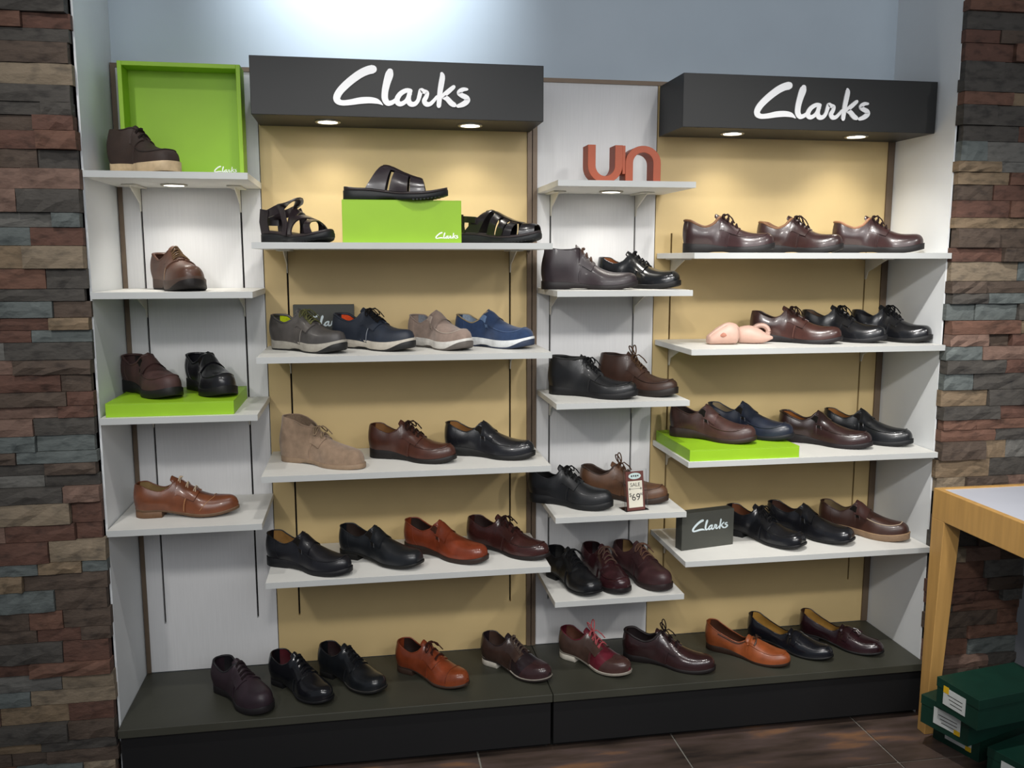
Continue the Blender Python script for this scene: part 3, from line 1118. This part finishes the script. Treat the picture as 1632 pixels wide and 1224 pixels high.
# ---------------- narrow shelves under the orange letters
z = 1.5698
s = derby('dark brown plain chukka boot with thin laces', (1.192, -.205, z), -16, .319, '#2d2126', '#6b4127', '#4d3a30', sole='#1a1516', sole_type='unit', n=3, prof='chukka', name='ankle_boot', cat='boot',
          gloss=.42, coat=.08, hscale=.92, quarter_front=.56, lowq=.40, bow=None, sT=.40, ow=.034, hh=.026)
s = derby('shiny black derby behind the dark brown chukka boot', (1.389, -.135, z), -42, .302, '#15171a', '#8c5328', '#101012', sole='#101010', sole_type='unit', n=4, gloss=.2, coat=.5, toe_n=2.8, bow=None)
z = 1.2003
s = derby('black padded-collar lace-up ankle boot', (1.213, -.192, z), -36, .319, '#17181b', '#141414', '#101012', sole='#121214', sole_type='unit', n=5, prof='chukka', name='ankle_boot', cat='boot',
          gloss=.4, coat=.12, hscale=.84, collar=.005, apron='#101012', quarter_front=.60, sT=.40, ow=.034, hh=.030, tf=.018)
s = derby('brown moc-toe lace-up ankle boot with lace loops sticking up', (1.388, -.155, z), -48, .307, '#40291f', '#2b1c16', '#4a3626', sole='#1d1714', sole_type='unit', n=5, prof='chukka', name='ankle_boot', cat='boot',
          gloss=.45, coat=.08, hscale=.84, bow='up', apron='#33201a', quarter_front=.60, sT=.40, ow=.034, hh=.032, tf=.020)
z = .8128
s = derby('black matte lace-up with chunky sole, beside the sale tag', (1.141, -.182, z), -36, .309, '#16181c', '#121212', '#0f0f10', sole='#131416', sole_type='unit', n=4, gloss=.45, coat=.08, hh=.032, tf=.018, hscale=1.05)
s = derby('light brown lace-up moccasin behind the sale tag', (1.349, -.137, z), -34, .322, '#66452f', '#3d2a20', '#4a3222', sole='#2e2119', sole_type='unit', n=4, apron='#543725', gloss=.45, coat=.08, bow='up', collar=.004, hh=.028, tf=.017)
z = .5175
s = derby('black lace-up with square toe beside the glossy burgundy lace-up', (1.152, -.190, z), -68, .290, '#16171a', '#131313', '#0e0e10', sole='#111112', sole_type='dress', n=4, toe_n=3, gloss=.3, coat=.25)
s = derby('glossy burgundy lace-up between a black and a brown lace-up', (1.275, -.180, z), -77, .290, '#3c1e22', '#241519', '#4d3a32', sole='#171314', sole_type='unit', n=4, gloss=.22, coat=.45, apron='#341a1e')
s = derby('matte brown lace-up with tan lining beside the burgundy lace-up', (1.413, -.176, z), -70, .300, '#42282a', '#96774c', '#5d4336', sole='#251a1a', sole_type='unit', n=4, gloss=.42, coat=.1, tf=.018, W=.112, toe_h=1.1)

# ---------------- wide shelves of the second beige bay
z = 1.6923
BR = '#3a2425'
s = derby('dark brown padded-collar lace-up with thick black sole, nearest to the orange letters', (1.686, -.205, z), -26, .303, BR, '#7d5534', '#2a1a18', sole='#131112', sole_type='unit', n=4, collar=.005, gloss=.32, coat=.25, hh=.032, tf=.018, apron=BR)
s = derby('dark brown padded-collar lace-up with thin-tied laces, middle one of three', (1.965, -.180, z), -40, .290, '#36211f', '#7d5534', '#241614', sole='#131112', sole_type='unit', n=4, collar=.005, gloss=.3, coat=.25, hh=.030, tf=.016)
s = derby('dark brown padded-collar lace-up beside the niche wall, with puckered tan lining', (2.262, -.185, z), -34, .300, '#3b2423', '#9a6a48', '#261715', sole='#131112', sole_type='unit', n=4, collar=.005, gloss=.3, coat=.3, hh=.032, tf=.018)
z = 1.376
s = derby('reddish brown derby next to the peach slippers', (1.961, -.188, z), -36, .312, '#482a24', '#241714', '#2b1a16', sole='#1d191b', sole_type='unit', n=3, gloss=.3, coat=.3, stitch='#6d4a40', tf=.012)
s = derby('smooth black derby between the reddish brown derby and the shiny black lace-up', (2.156, -.170, z), -46, .298, '#16171b', '#5f4a38', '#101012', sole='#131316', sole_type='unit', n=4, gloss=.26, coat=.35)
s = derby('shiny black five-eyelet lace-up beside the niche wall nearest the table', (2.330, -.195, z), -50, .280, '#141519', '#15151a', '#0f0f11', sole='#0f0f10', sole_type='unit', n=5, gloss=.2, coat=.5, tf=.014)
z = .9961 + .0405
s = slipon('brown oiled slip-on with side gores on lime plinth, in front of the navy slip-on', (1.650, -.208, z), -42, .312, '#4a2f2b', '#231815', sole='#2a1e1a', gloss=.42, coat=.1, apron=True, hh=.032, flap_col='#5a3d3a', apron_kw=dict(q0=.5, q1=.9, c0=.7))
s = slipon('navy slip-on on lime plinth, behind the brown oiled slip-on', (1.805, -.175, z), -46, .320, '#212839', '#8d7c5e', sole='#131418', gloss=.36, coat=.15, apron=True, apron_kw=dict(q0=.5, q1=.9, c0=.7), flap_ext=.012)
z = .9961
s = slipon('burgundy slip-on with raised toe seam and orange-tan lining', (2.099, -.178, z), -42, .330, '#35201f', '#a8682f', sole='#181315', gloss=.3, coat=.3, apron=True, apron_kw=dict(q0=.42, q1=.93, c0=.6, r=.0024), hh=.030, collar=.004)
s = slipon('black slip-on with raised toe seam, beside the niche wall nearest the table', (2.280, -.160, z), -46, .318, '#17191d', '#a06a34', sole='#131416', gloss=.32, coat=.25, apron=True, apron_kw=dict(q0=.42, q1=.93, c0=.6, r=.0024), hh=.030)
z = .6481
s = derby('black square-toe derby partly behind the charcoal box sign', (1.866, -.205, z), -55, .311, '#15161b', '#6a3c22', '#0f0f11', sole='#121214', sole_type='dress', n=4, apron='#15161b', toe_n=3.4, toe_st=.74, gloss=.24, coat=.4)
s = slipon('black square-toe slip-on between a black derby and a brown moccasin', (2.053, -.185, z), -50, .326, '#17181d', '#3f2419', sole='#121214', sole_type='dress', apron=False, toe_n=3.4, toe_st=.74, gloss=.24, coat=.4)
s = slipon('brown moccasin slip-on with white stitching and gum sole', (2.268, -.190, z), -46, .322, '#43281f', '#7c6a4c', sole='#7d6650', gloss=.42, coat=.1, stitch='#b9a58d', apron=True, apron_kw=dict(q0=.46, q1=.92, c0=.55, r=.0016), tf=.020, hh=.026, welt='#94795c', flap_col='#55332d')

# ---------------- plinth
z = ZB0
s = derby('dark purple lace-up with wide round toe and metal eyelets', (.011, -.255, z), -50, .293, '#2f2029', '#17141a', '#1f1619', sole='#1b181a', sole_type='unit', n=4, eyelets=M_EYE, gloss=.5, coat=.05, W=.112, toe_h=1.15, collar=.004, tf=.018, bow=None)
s = derby('black derby with red lining and shiny round toe', (.200, -.230, z), -48, .295, '#16171c', '#5a1a24', '#101013', sole='#121214', sole_type='dress', n=4, gloss=.2, coat=.5, bow=None)
s = derby('black derby with dark red lining and square toe, next to the rust cap-toe derby', (.368, -.190, z), -46, .297, '#191c20', '#2a1517', '#111114', sole='#151515', sole_type='dress', n=4, toe_n=3, gloss=.28, coat=.35, welt='#2e2c2a', bow=None)
s = derby('rust tan cap-toe derby with dark laces', (.646, -.205, z), -43, .303, '#8a3f22', '#2a1711', '#3a1c14', sole='#3a2a22', sole_type='dress', n=3, cap='#88401f', stitch='#5c2a17', gloss=.3, coat=.25, toe_n=2.2)
s = derby('dark brown saddle shoe with black fabric panels and white heel edge', (.944, -.203, z), -48, .296, '#2a2024', '#4a342b', '#4d4038', sole='#2c2523', heel='#c3bdb0', sole_type='dress', n=5, wing=.14, wing_m='#3c2628', quarter='#45332c', saddle='#221c22', gloss=.26, coat=.35, welt='#8d877d', bow=None)
s = derby('brown and burgundy saddle wingtip with pink laces and white heel', (1.232, -.205, z), -50, .299, '#6b2230', '#6b4030', '#b0565a', sole='#8f887c', heel='#d2ccbe', sole_type='dress', n=4, wing=.14, wing_m='#4f3530', quarter='#57423a', saddle='#4a1f26', gloss=.26, coat=.35, welt='#a39c90', eyelets=M_EYE, bow='up')
s = derby('long burgundy derby with padded collar and burnished toe', (1.498, -.238, z), -33, .332, '#351e1f', '#1f1416', '#1d1214', sole='#1a1515', sole_type='unit', n=3, collar=.005, gloss=.22, coat=.45, tf=.010, hh=.026, bow='up')
s = loafer('tan driving moccasin with knotted leather bow', (1.806, -.228, z), -44, .318, '#9a4f27', '#4a2a1a', 'driver', gloss=.4, coat=.1)
s = loafer('shiny black penny loafer with yellow-tan lining', (1.989, -.197, z), -48, .324, '#14161d', '#b0853c', 'penny')
s = loafer('shiny oxblood tassel loafer with yellow-tan lining', (2.198, -.197, z), -48, .312, '#2c161b', '#b58a42', 'tassel')

# ---------------- sandals
def sandal_base(label, pos, yaw, L, col='#2b2226'):
    s = Shoe('sandal', label, 'sandal', pos, yaw, L, W=.112, prof='sandal', hh=.036, tf=.024, spring=.016, sT=.02, ow=.0, group='sandals')
    zb = lambda q: s.spring * float(np.clip((q - .62) / .38, 0, 1)) ** 2 + .004 * float(sm(q, .3, .4) * (1 - sm(q, .45, .55)))
    s.layer('sole', rubber('#1a1c1e'), 0, 1, .005, lambda q: s.z0(q) - .006, zb, n=46, rnd_=.004)
    s.layer('footbed', leather('#33292a', .55, .05), 0, 1, .003, lambda q: s.z0(q) + .001 + .005 * math.exp(-(q / .08) ** 2), lambda q: s.z0(q) - .008, n=40, rnd_=.003)
    # tread lugs along the front edge
    for i in range(9):
        q = .68 + i * .035
        for sd in (-1, 1):
            w_ = float(s.outline(q, .004)); zz = zb(q)
            k = MB()
            x = q * s.L - s.L / 2; y = s.c0(q) + sd * w_
            k.box(x - .003, x + .003, min(y, y - sd * .008), max(y, y - sd * .008), zz - .0015, zz + .006)
            k.build('tread_lug', rubber('#1a1c1e'), s.root)
    return s, leather(col, .3, .25)


def strap(s, m, f0, f1, c0=-1., c1=1., name='strap', off=.004, nv=21):
    return s.patch(name, m, lambda U, V: f0(c0 + (c1 - c0) * V) + (f1(c0 + (c1 - c0) * V) - f0(c0 + (c1 - c0) * V)) * U, lambda U, V: c0 + (c1 - c0) * V, 5, nv, off, base=.001)


# slide on the lime box
lime_top = 1.7215 + .130
s, m = sandal_base('dark brown leather slide standing on the lime green box', (.542, -.305, lime_top), -6, .315)
a = lambda c: np.abs(c)
strap(s, m, lambda c: .38 - .17 * a(c), lambda c: .49 - .09 * a(c))
strap(s, m, lambda c: .53 - .09 * a(c), lambda c: .64 - .02 * a(c))
strap(s, m, lambda c: .65 - .005 * a(c), lambda c: .76 + .03 * a(c))
strap(s, m, lambda c: .385 + 0 * c, lambda c: .755 + 0 * c, -.36, .36, 'instep_band', .005, 13)
# two-strap sandal
s, m = sandal_base('dark brown two-strap sandal with open heel loop', (.238, -.262, 1.7215), -42, .282)
strap(s, m, lambda c: .44 - .06 * c, lambda c: .54 - .06 * c, name='instep_strap', off=.005)
strap(s, m, lambda c: .70 - .10 * c, lambda c: .78 - .10 * c, name='toe_strap')
strap(s, m, lambda c: .60 + .10 * c, lambda c: .68 + .10 * c, name='toe_strap', off=.0055)
k = MB()
L_ = s.L
pts, wd = [], []
for a_ in np.linspace(-1.0, 1.0, 33):
    an = a_ * PI
    f = (1 - math.cos(an)) / 2            # 0 at the heel, 1 over the instep
    f = 1 - f                             # start and end over the instep
    pts.append((-L_ / 2 + .002 + .142 * f, .038 * math.sin(an) * (1 - .15 * f), s.hh + .050 + .048 * f - .012 * math.sin(f * PI)))
    wd.append((.9 * f + .1, 0, 1.05 - .75 * f))
k.ribbon(pts, wd, .026, .004)
k.build('ankle_strap', m, s.root, True)
k = MB()
for sd in (-1, 1):
    k.ribbon([(-L_ / 2 + .035, sd * .036, s.hh - .006), (-L_ / 2 + .030, sd * .038, s.hh + .03), (-L_ / 2 + .035, sd * .037, s.hh + .068)], (1, 0, 0), .036, .004)
    k.ribbon([(-L_ / 2 + .125, sd * .044, s.hh - .014), (-L_ / 2 + .130, sd * .042, s.hh + .02), (-L_ / 2 + .110, sd * .036, s.hh + .070)], (1, 0, .3), .020, .004)
k.ribbon([(-L_ / 2 + .02, -.034, s.hh + .045), (-L_ / 2 + .006, -.02, s.hh + .045), (-L_ / 2 + .001, 0, s.hh + .045), (-L_ / 2 + .006, .02, s.hh + .045), (-L_ / 2 + .02, .034, s.hh + .045)], (0, 0, 1), .05, .004)
k.build('heel_cup', m, s.root, True)
# fisherman sandal
s, m = sandal_base('black fisherman sandal with woven straps and buckled heel strap', (.874, -.243, 1.7215), -34, .298, '#26211f')
m = leather('#211d1f', .25, .35)
strap(s, m, lambda c: .36 - .22 * np.abs(c) ** 1.1, lambda c: .46 - .15 * np.abs(c) ** 1.1, name='rear_strap')
for q0, q1 in ((.50, .58), (.62, .69), (.72, .79)):
    strap(s, m, lambda c, q0=q0: q0 - .08 * np.abs(c), lambda c, q1=q1: q1 - .06 * np.abs(c))
strap(s, m, lambda c: .37 + 0 * c, lambda c: .80 + 0 * c, -.20, .20, 'centre_band', .0055, 9)
strap(s, m, lambda c: .84 - .02 * np.abs(c), lambda c: .965 + 0 * c, name='toe_strap')
k = MB()
L_ = s.L
k.ribbon([(-L_ / 2 + .085, -.037, s.hh + .040), (-L_ / 2 + .045, -.037, s.hh + .043), (-L_ / 2 + .015, -.027, s.hh + .045), (-L_ / 2 + .004, 0, s.hh + .046),
          (-L_ / 2 + .015, .027, s.hh + .045), (-L_ / 2 + .045, .037, s.hh + .043), (-L_ / 2 + .085, .037, s.hh + .040)], (0, 0, 1), .020, .004)
for sd in (-1, 1):
    k.ribbon([(-L_ / 2 + .036, sd * .035, s.hh - .006), (-L_ / 2 + .032, sd * .037, s.hh + .02), (-L_ / 2 + .034, sd * .037, s.hh + .045)], (1, 0, 0), .022, .004)
k.build('heel_strap', m, s.root, True)
k = MB()
k.ribbon([(-L_ / 2 + .034, -.0385, s.hh + .028), (-L_ / 2 + .034, -.0385, s.hh + .058)], (1, 0, 0), .012, .006)
k.build('buckle', mat('dark_metal', hexc('#4a4038'), .35, .05, 30, metal=.8), s.root)

# ================================================================== OTHER THINGS
# lime tray standing on the top shelf
def rel(root, o):
    o.matrix_parent_inverse = Matrix.Translation(root.location).inverted()
    return o


r = empty('display_tray', (-.115, -.10, 1.9243))
tag(r, 'lime green open tray standing upright behind the dark brown boot', 'tray')
x0, x1, z0, z1 = -.298, .068, 1.9243, 2.277
k = MB(); k.box(x0, x1, -.062, -.050, z0, z1); rel(r, k.build('back', M_LIME, r))
for nm, d in (('rim', (x0, x0 + .013, -.140, -.062, z0, z1)), ('rim', (x1 - .013, x1, -.140, -.062, z0, z1)),
              ('rim', (x0 + .013, x1 - .013, -.140, -.062, z1 - .013, z1)), ('rim', (x0 + .013, x1 - .013, -.140, -.062, z0, z0 + .011))):
    rel(r, box_obj(nm, M_LIME, d, r, .001))
rel(r, add_logo(r, (-.036, -.0622, 1.9243 + .027), .072, .0006, M_LETTER))

# lime plinths
def lime_slab(x0, x1, y0, y1, z, h, label, name='display_plinth'):
    r = empty(name, ((x0 + x1) / 2, (y0 + y1) / 2, z))
    tag(r, label, 'display block')
    rel(r, box_obj('body', M_LIME, (x0, x1, y0, y1, z, z + h - .003), r, .001))
    rel(r, box_obj('lid', M_LIME, (x0, x1, y0, y1, z + h - .0028, z + h), r))
    return r


lime_slab(-.338, .034, -.350, -.030, 1.1991, .042, 'flat lime green block under the matte brown and glossy black slip-ons')
lime_slab(1.505, 1.900, -.368, -.020, .9961, .040, 'flat lime green block under the brown oiled and navy slip-ons')
r = lime_slab(.376, .742, -.345, -.235, 1.7215, .130, 'tall lime green box under the brown slide', 'display_box')
rel(r, add_logo(r, (.660, -.3452, 1.7215 + .012), .072, .0006, M_LETTER))

# charcoal box signs
def box_sign(cx, cy, z, wd, h, th, rz, label):
    r = empty('box_sign', (cx, cy, z), rz)
    tag(r, label, 'sign', 'small charcoal box signs')
    box_obj('block', M_SIGN, (-wd / 2, wd / 2, -th / 2, th / 2, 0, h), r, .001)
    add_logo(r, (-wd * .31, -th / 2 - .0002, h * .46), wd * .70, .0006, mat('pale_print', hexc('#c9d6da'), .5, .02, 30))


box_sign(1.625, -.225, .6481, .215, .135, .042, R(11), 'charcoal box sign with script lettering beside the black square-toe derby')
box_sign(.300, -.032, 1.3755, .205, .142, .030, 0, 'charcoal box sign behind the grey and navy sneakers')

# orange letters
r = empty('letter_sign', (1.296, -.21, 1.921))
tag(r, 'orange painted wooden letters u and n joined together', 'letters')
def arc(cx, cz, rx, rz, a0, a1, n=14):
    return [(cx + rx * math.cos(a), cz + rz * math.sin(a)) for a in np.linspace(a0, a1, n)]
H_ = .122; T_ = .026
def letter_u(x):
    W_ = .108
    out = [(x, H_)] + arc(x + W_ / 2, .052, W_ / 2, .052, PI, 2 * PI) + [(x + W_, H_), (x + W_ - T_, H_)]
    inn = arc(x + W_ / 2, .055, W_ / 2 - T_, .034, 2 * PI, PI) + [(x + T_, H_)]
    return out, inn
def strip(outer, inner):
    k = MB()
    n = len(outer)
    y0, y1 = -.245, -.175
    vs = [(p[0], y0, p[1]) for p in outer] + [(p[0], y0, p[1]) for p in inner] + [(p[0], y1, p[1]) for p in outer] + [(p[0], y1, p[1]) for p in inner]
    fs = []
    for i in range(n - 1):
        fs += [(i, i + 1, n + i + 1, n + i), (2 * n + i, 3 * n + i, 3 * n + i + 1, 2 * n + i + 1), (i, 2 * n + i, 2 * n + i + 1, i + 1), (n + i, n + i + 1, 3 * n + i + 1, 3 * n + i)]
    fs += [(0, n, 3 * n, 2 * n), (n - 1, 2 * n - 1 + 0, 4 * n - 1, 3 * n - 1)]
    k.add(vs, [tuple(f) for f in fs])
    return k
def bent(x, wd, flip):
    n = 16
    out, inn = [], []
    zz = (lambda v: v) if not flip else (lambda v: H_ - v)
    out.append((x, zz(H_))); inn.append((x + T_, zz(H_)))
    for i in range(n):
        a = PI + PI * i / (n - 1)
        out.append((x + wd / 2 + wd / 2 * math.cos(a), zz(.056 + .056 * math.sin(a))))
        inn.append((x + wd / 2 + (wd / 2 - T_) * math.cos(a), zz(.056 + .034 * math.sin(a))))
    out.append((x + wd, zz(H_))); inn.append((x + wd - T_, zz(H_)))
    return out, inn
zoff = 1.921
for nm, x, fl in (('letter_u', 1.172, False), ('letter_n', 1.300, True)):
    o_, i_ = bent(x, .118 if not fl else .122, fl)
    k = strip([(p[0], p[1] + zoff) for p in o_], [(p[0], p[1] + zoff) for p in i_])
    rel(r, k.build(nm, M_ORANGE, r, bevel=.0008))
k = MB(); k.box(1.2905, 1.2995, -.243, -.177, zoff + .03, zoff + H_ - .001)
rel(r, k.build('joint', M_ORANGE, r))

# peach folded slippers on the second wide shelf
def blob(name, m, prof, parent, n=18, flat=1.0, bend=0.):
    """prof: list of (x, z centre, ry, rz)"""
    f = [hermite(range(len(prof)), [p[i] for p in prof]) for i in range(4)]
    rings = []
    for t in np.linspace(0, len(prof) - 1, 28):
        x, zc, ry, rz = (float(g(t)) for g in f)
        rings.append([(x, bend * x * x + ry * math.cos(a), zc + rz * math.sin(a)) for a in np.linspace(0, 2 * PI, n, endpoint=False)])
    k = MB(); k.grid(rings, True)
    k.f.append(tuple(range(n))); k.f.append(tuple(27 * n + i for i in range(n)))
    return k.build(name, m, parent, True, sharp=70)

M_PEACH = mat('peach_soft_leather', hexc('#c2a091'), .5, .08, 20, .1, 200)
M_PEACH2 = mat('peach_dark_lining', hexc('#a8705c'), .6, .08, 20)
r = empty('folded_slipper', (1.668, -.225, 1.376), R(-12))
tag(r, 'peach folded slipper with a crease on top, farther from the shoes', 'slipper', 'peach folded slippers')
blob('body', M_PEACH, [(-.056, .018, .004, .012), (-.045, .020, .026, .019), (-.015, .032, .034, .031), (.020, .040, .036, .038), (.045, .038, .030, .034), (.058, .034, .006, .012)], r)
o = blob('folded_edge', M_PEACH, [(-.050, .030, .002, .004), (-.03, .046, .006, .007), (0, .064, .008, .009), (.016, .071, .003, .004)], r); o.location = (0, -.016, 0)
o = blob('opening', M_PEACH2, [(-.006, .034, .001, .003), (.004, .036, .004, .008), (.016, .036, .001, .003)], r); o.location = (-.008, -.034, 0)
k = MB(); k.tube([(.030 + .022 * math.cos(t), -.006 + .004 * math.sin(t), .052 + .020 * math.sin(t)) for t in np.linspace(0, 2 * PI, 17)], .004, 7, False)
k.build('bow', M_PEACH, r, True)
r = empty('folded_slipper', (1.785, -.215, 1.376), R(-20))
tag(r, 'peach folded slipper with pointed end, beside the reddish brown derby', 'slipper', 'peach folded slippers')
blob('body', M_PEACH, [(-.058, .030, .005, .012), (-.046, .031, .028, .028), (-.015, .033, .034, .032), (.020, .028, .030, .026), (.048, .022, .016, .014), (.068, .022, .003, .004)], r)
k = MB(); k.tube([(.030 + .026 * math.cos(t), .045, .040 + .022 * math.sin(t)) for t in np.linspace(0, 2 * PI, 21)], .0095, 8, False)
k.build('heel_loop', M_PEACH, r, True)

# sale tag in acrylic holder
r = empty('price_tag', (1.345, -.296, .8128), R(12))
r.rotation_euler = (0, 0, R(10))
tag(r, 'maroon and cream sale price tag in a clear stand', 'price tag')
M_ACR = mat('clear_acrylic', (1, 1, 1), .05, 0, 10, trans=1.0)
M_MAR = mat('maroon_card', hexc('#5c2f28'), .6, .05, 40)
M_CREAM = mat('cream_card', hexc('#d3cfbf'), .6, .04, 40)
tl = R(-9)
def tilt(o):
    o.rotation_euler = (tl, 0, 0)
    return o
tilt(box_obj('holder', M_ACR, (-.041, .047, .0022, .0042, 0, .142), r))
box_obj('foot', M_ACR, (-.041, .047, -.004, .05, 0, .002), r)
card = tilt(box_obj('card', M_MAR, (-.034, .034, -.0005, .001, .002, .136), r))
box_obj('cream_field', M_CREAM, (-.027, .027, -.0012, -.0006, .012, .103), card)
k = MB(); k.add([(.024 * math.cos(t), -.0013, .120 + .011 * math.sin(t)) for t in np.linspace(0, 2 * PI, 20, endpoint=False)], [tuple(range(20))])
k.build('oval_emblem', mat('pale_teal_print', hexc('#b9cbc9'), .6, .05, 60), card)
for i, dx in enumerate((-.012, -.004, .004, .012)):
    box_obj('emblem_mark', M_INK, (dx - .0025, dx + .0025, -.0017, -.0014, .117 + .001 * (i % 2), .123), card)
text_obj('SALE', .0185, M_INK, card, (0, -.0015, .084), ext=.0001)
box_obj('rule', M_INK, (-.020, .020, -.0015, -.0013, .0755, .0768), card)
for sx in (-.021, .021):
    k = MB(); k.box(sx - .0045, sx + .0045, -.0016, -.0013, .0752, .0771); k.box(sx - .001, sx + .001, -.0017, -.0014, .0715, .0808)
    k.build('cross_mark', M_INK, card)
text_obj('$', .018, M_INK, card, (-.0195, -.0015, .050), ext=.0001)
text_obj('69', .034, M_INK, card, (.001, -.0015, .036), ext=.0001)
text_obj('90', .012, M_INK, card, (.0215, -.0015, .052), ext=.0001)

# ---------------- table at the right
r = empty('display_table', (2.62, -.85, 0))
tag(r, 'maple table with pale inset top in front of a stone pillar', 'table')
TX0, TX1, TY0, TY1, TZ = 2.362, 2.86, -1.35, -.450, .890
ap = .105
for dims in ((TX0, TX0 + .022, TY0, TY1, TZ - ap, TZ - .0), (TX1 - .022, TX1, TY0, TY1, TZ - ap, TZ), (TX0 + .022, TX1 - .022, TY1 - .022, TY1, TZ - ap, TZ), (TX0 + .022, TX1 - .022, TY0, TY0 + .022, TZ - ap, TZ)):
    rel(r, box_obj('apron', M_WOOD, dims, r, .002))
rel(r, box_obj('inset_top', M_TABTOP, (TX0 + .022, TX1 - .022, TY0 + .022, TY1 - .022, TZ - .022, TZ - .003), r))
for lx, sx in ((TX0, 1), (TX1, -1)):
    for ly, sy in ((TY1, -1), (TY0, 1)):
        k = MB()
        a_, c_ = .066, .042
        top, bot = [], []
        for (u, v) in ((0, 0), (1, 0), (1, 1), (0, 1)):
            top.append((lx + sx * a_ * u, ly + sy * a_ * v, TZ - ap + .001)); bot.append((lx + sx * c_ * u, ly + sy * c_ * v, 0))
        k.add(bot + top, [(0, 3, 2, 1), (4, 5, 6, 7), (0, 1, 5, 4), (1, 2, 6, 5), (2, 3, 7, 6), (3, 0, 4, 7)])
        rel(r, k.build('leg', M_WOOD, r, bevel=.002))

# ---------------- green shoe boxes under the table
def shoebox(x, y, z, rz, L, W_, H2, label, lab=(.03, .13), flip=False):
    """corner (near end face, left) at local origin; end face looks to -x"""
    r = empty('shoe_box', (x, y, z), rz)
    tag(r, label, 'box', 'green shoe boxes under the table')
    box_obj('body', M_BOX, (.002, L - .002, .002, W_ - .002, 0, H2 - .003), r)
    box_obj('lid', M_BOX, (0, L, 0, W_, H2 - .032, H2), r, .001)
    lb = box_obj('label_sheet', M_LABEL, (-.0006, .0004, lab[0], lab[1], H2 * .22, H2 * .80), r)
    box_obj('sticker', M_YELLOW, (-.0012, -.0005, lab[1] - .022 if not flip else lab[0], lab[1] if not flip else lab[0] + .022, (H2 * .62 if not flip else H2 * .20), (H2 * .84 if not flip else H2 * .36)), lb)
    for i in range(3):
        zz = H2 * (.34 + .12 * i)
        box_obj('print_line', M_INK, (-.0009, -.0005, lab[0] + .012, lab[1] - .03 + .006 * i, zz, zz + .0025), lb)
    return r


shoebox(2.430, -.684, 0, R(17), .31, .18, .104, 'green shoe box on the floor, lowest of the stack beside the table leg', (.03, .13), True)
shoebox(2.332, -.749, .1045, R(17), .33, .182, .099, 'green shoe box in the middle of the stack beside the table leg', (.03, .13), True)
shoebox(2.302, -.822, .204, R(9), .33, .171, .102, 'green shoe box on top of the stack beside the table leg', (.05, .14))
shoebox(2.452, -.940, 0, R(17), .31, .19, .106, 'green shoe box lying alone on the floor in front of the stack', (.04, .14), True)
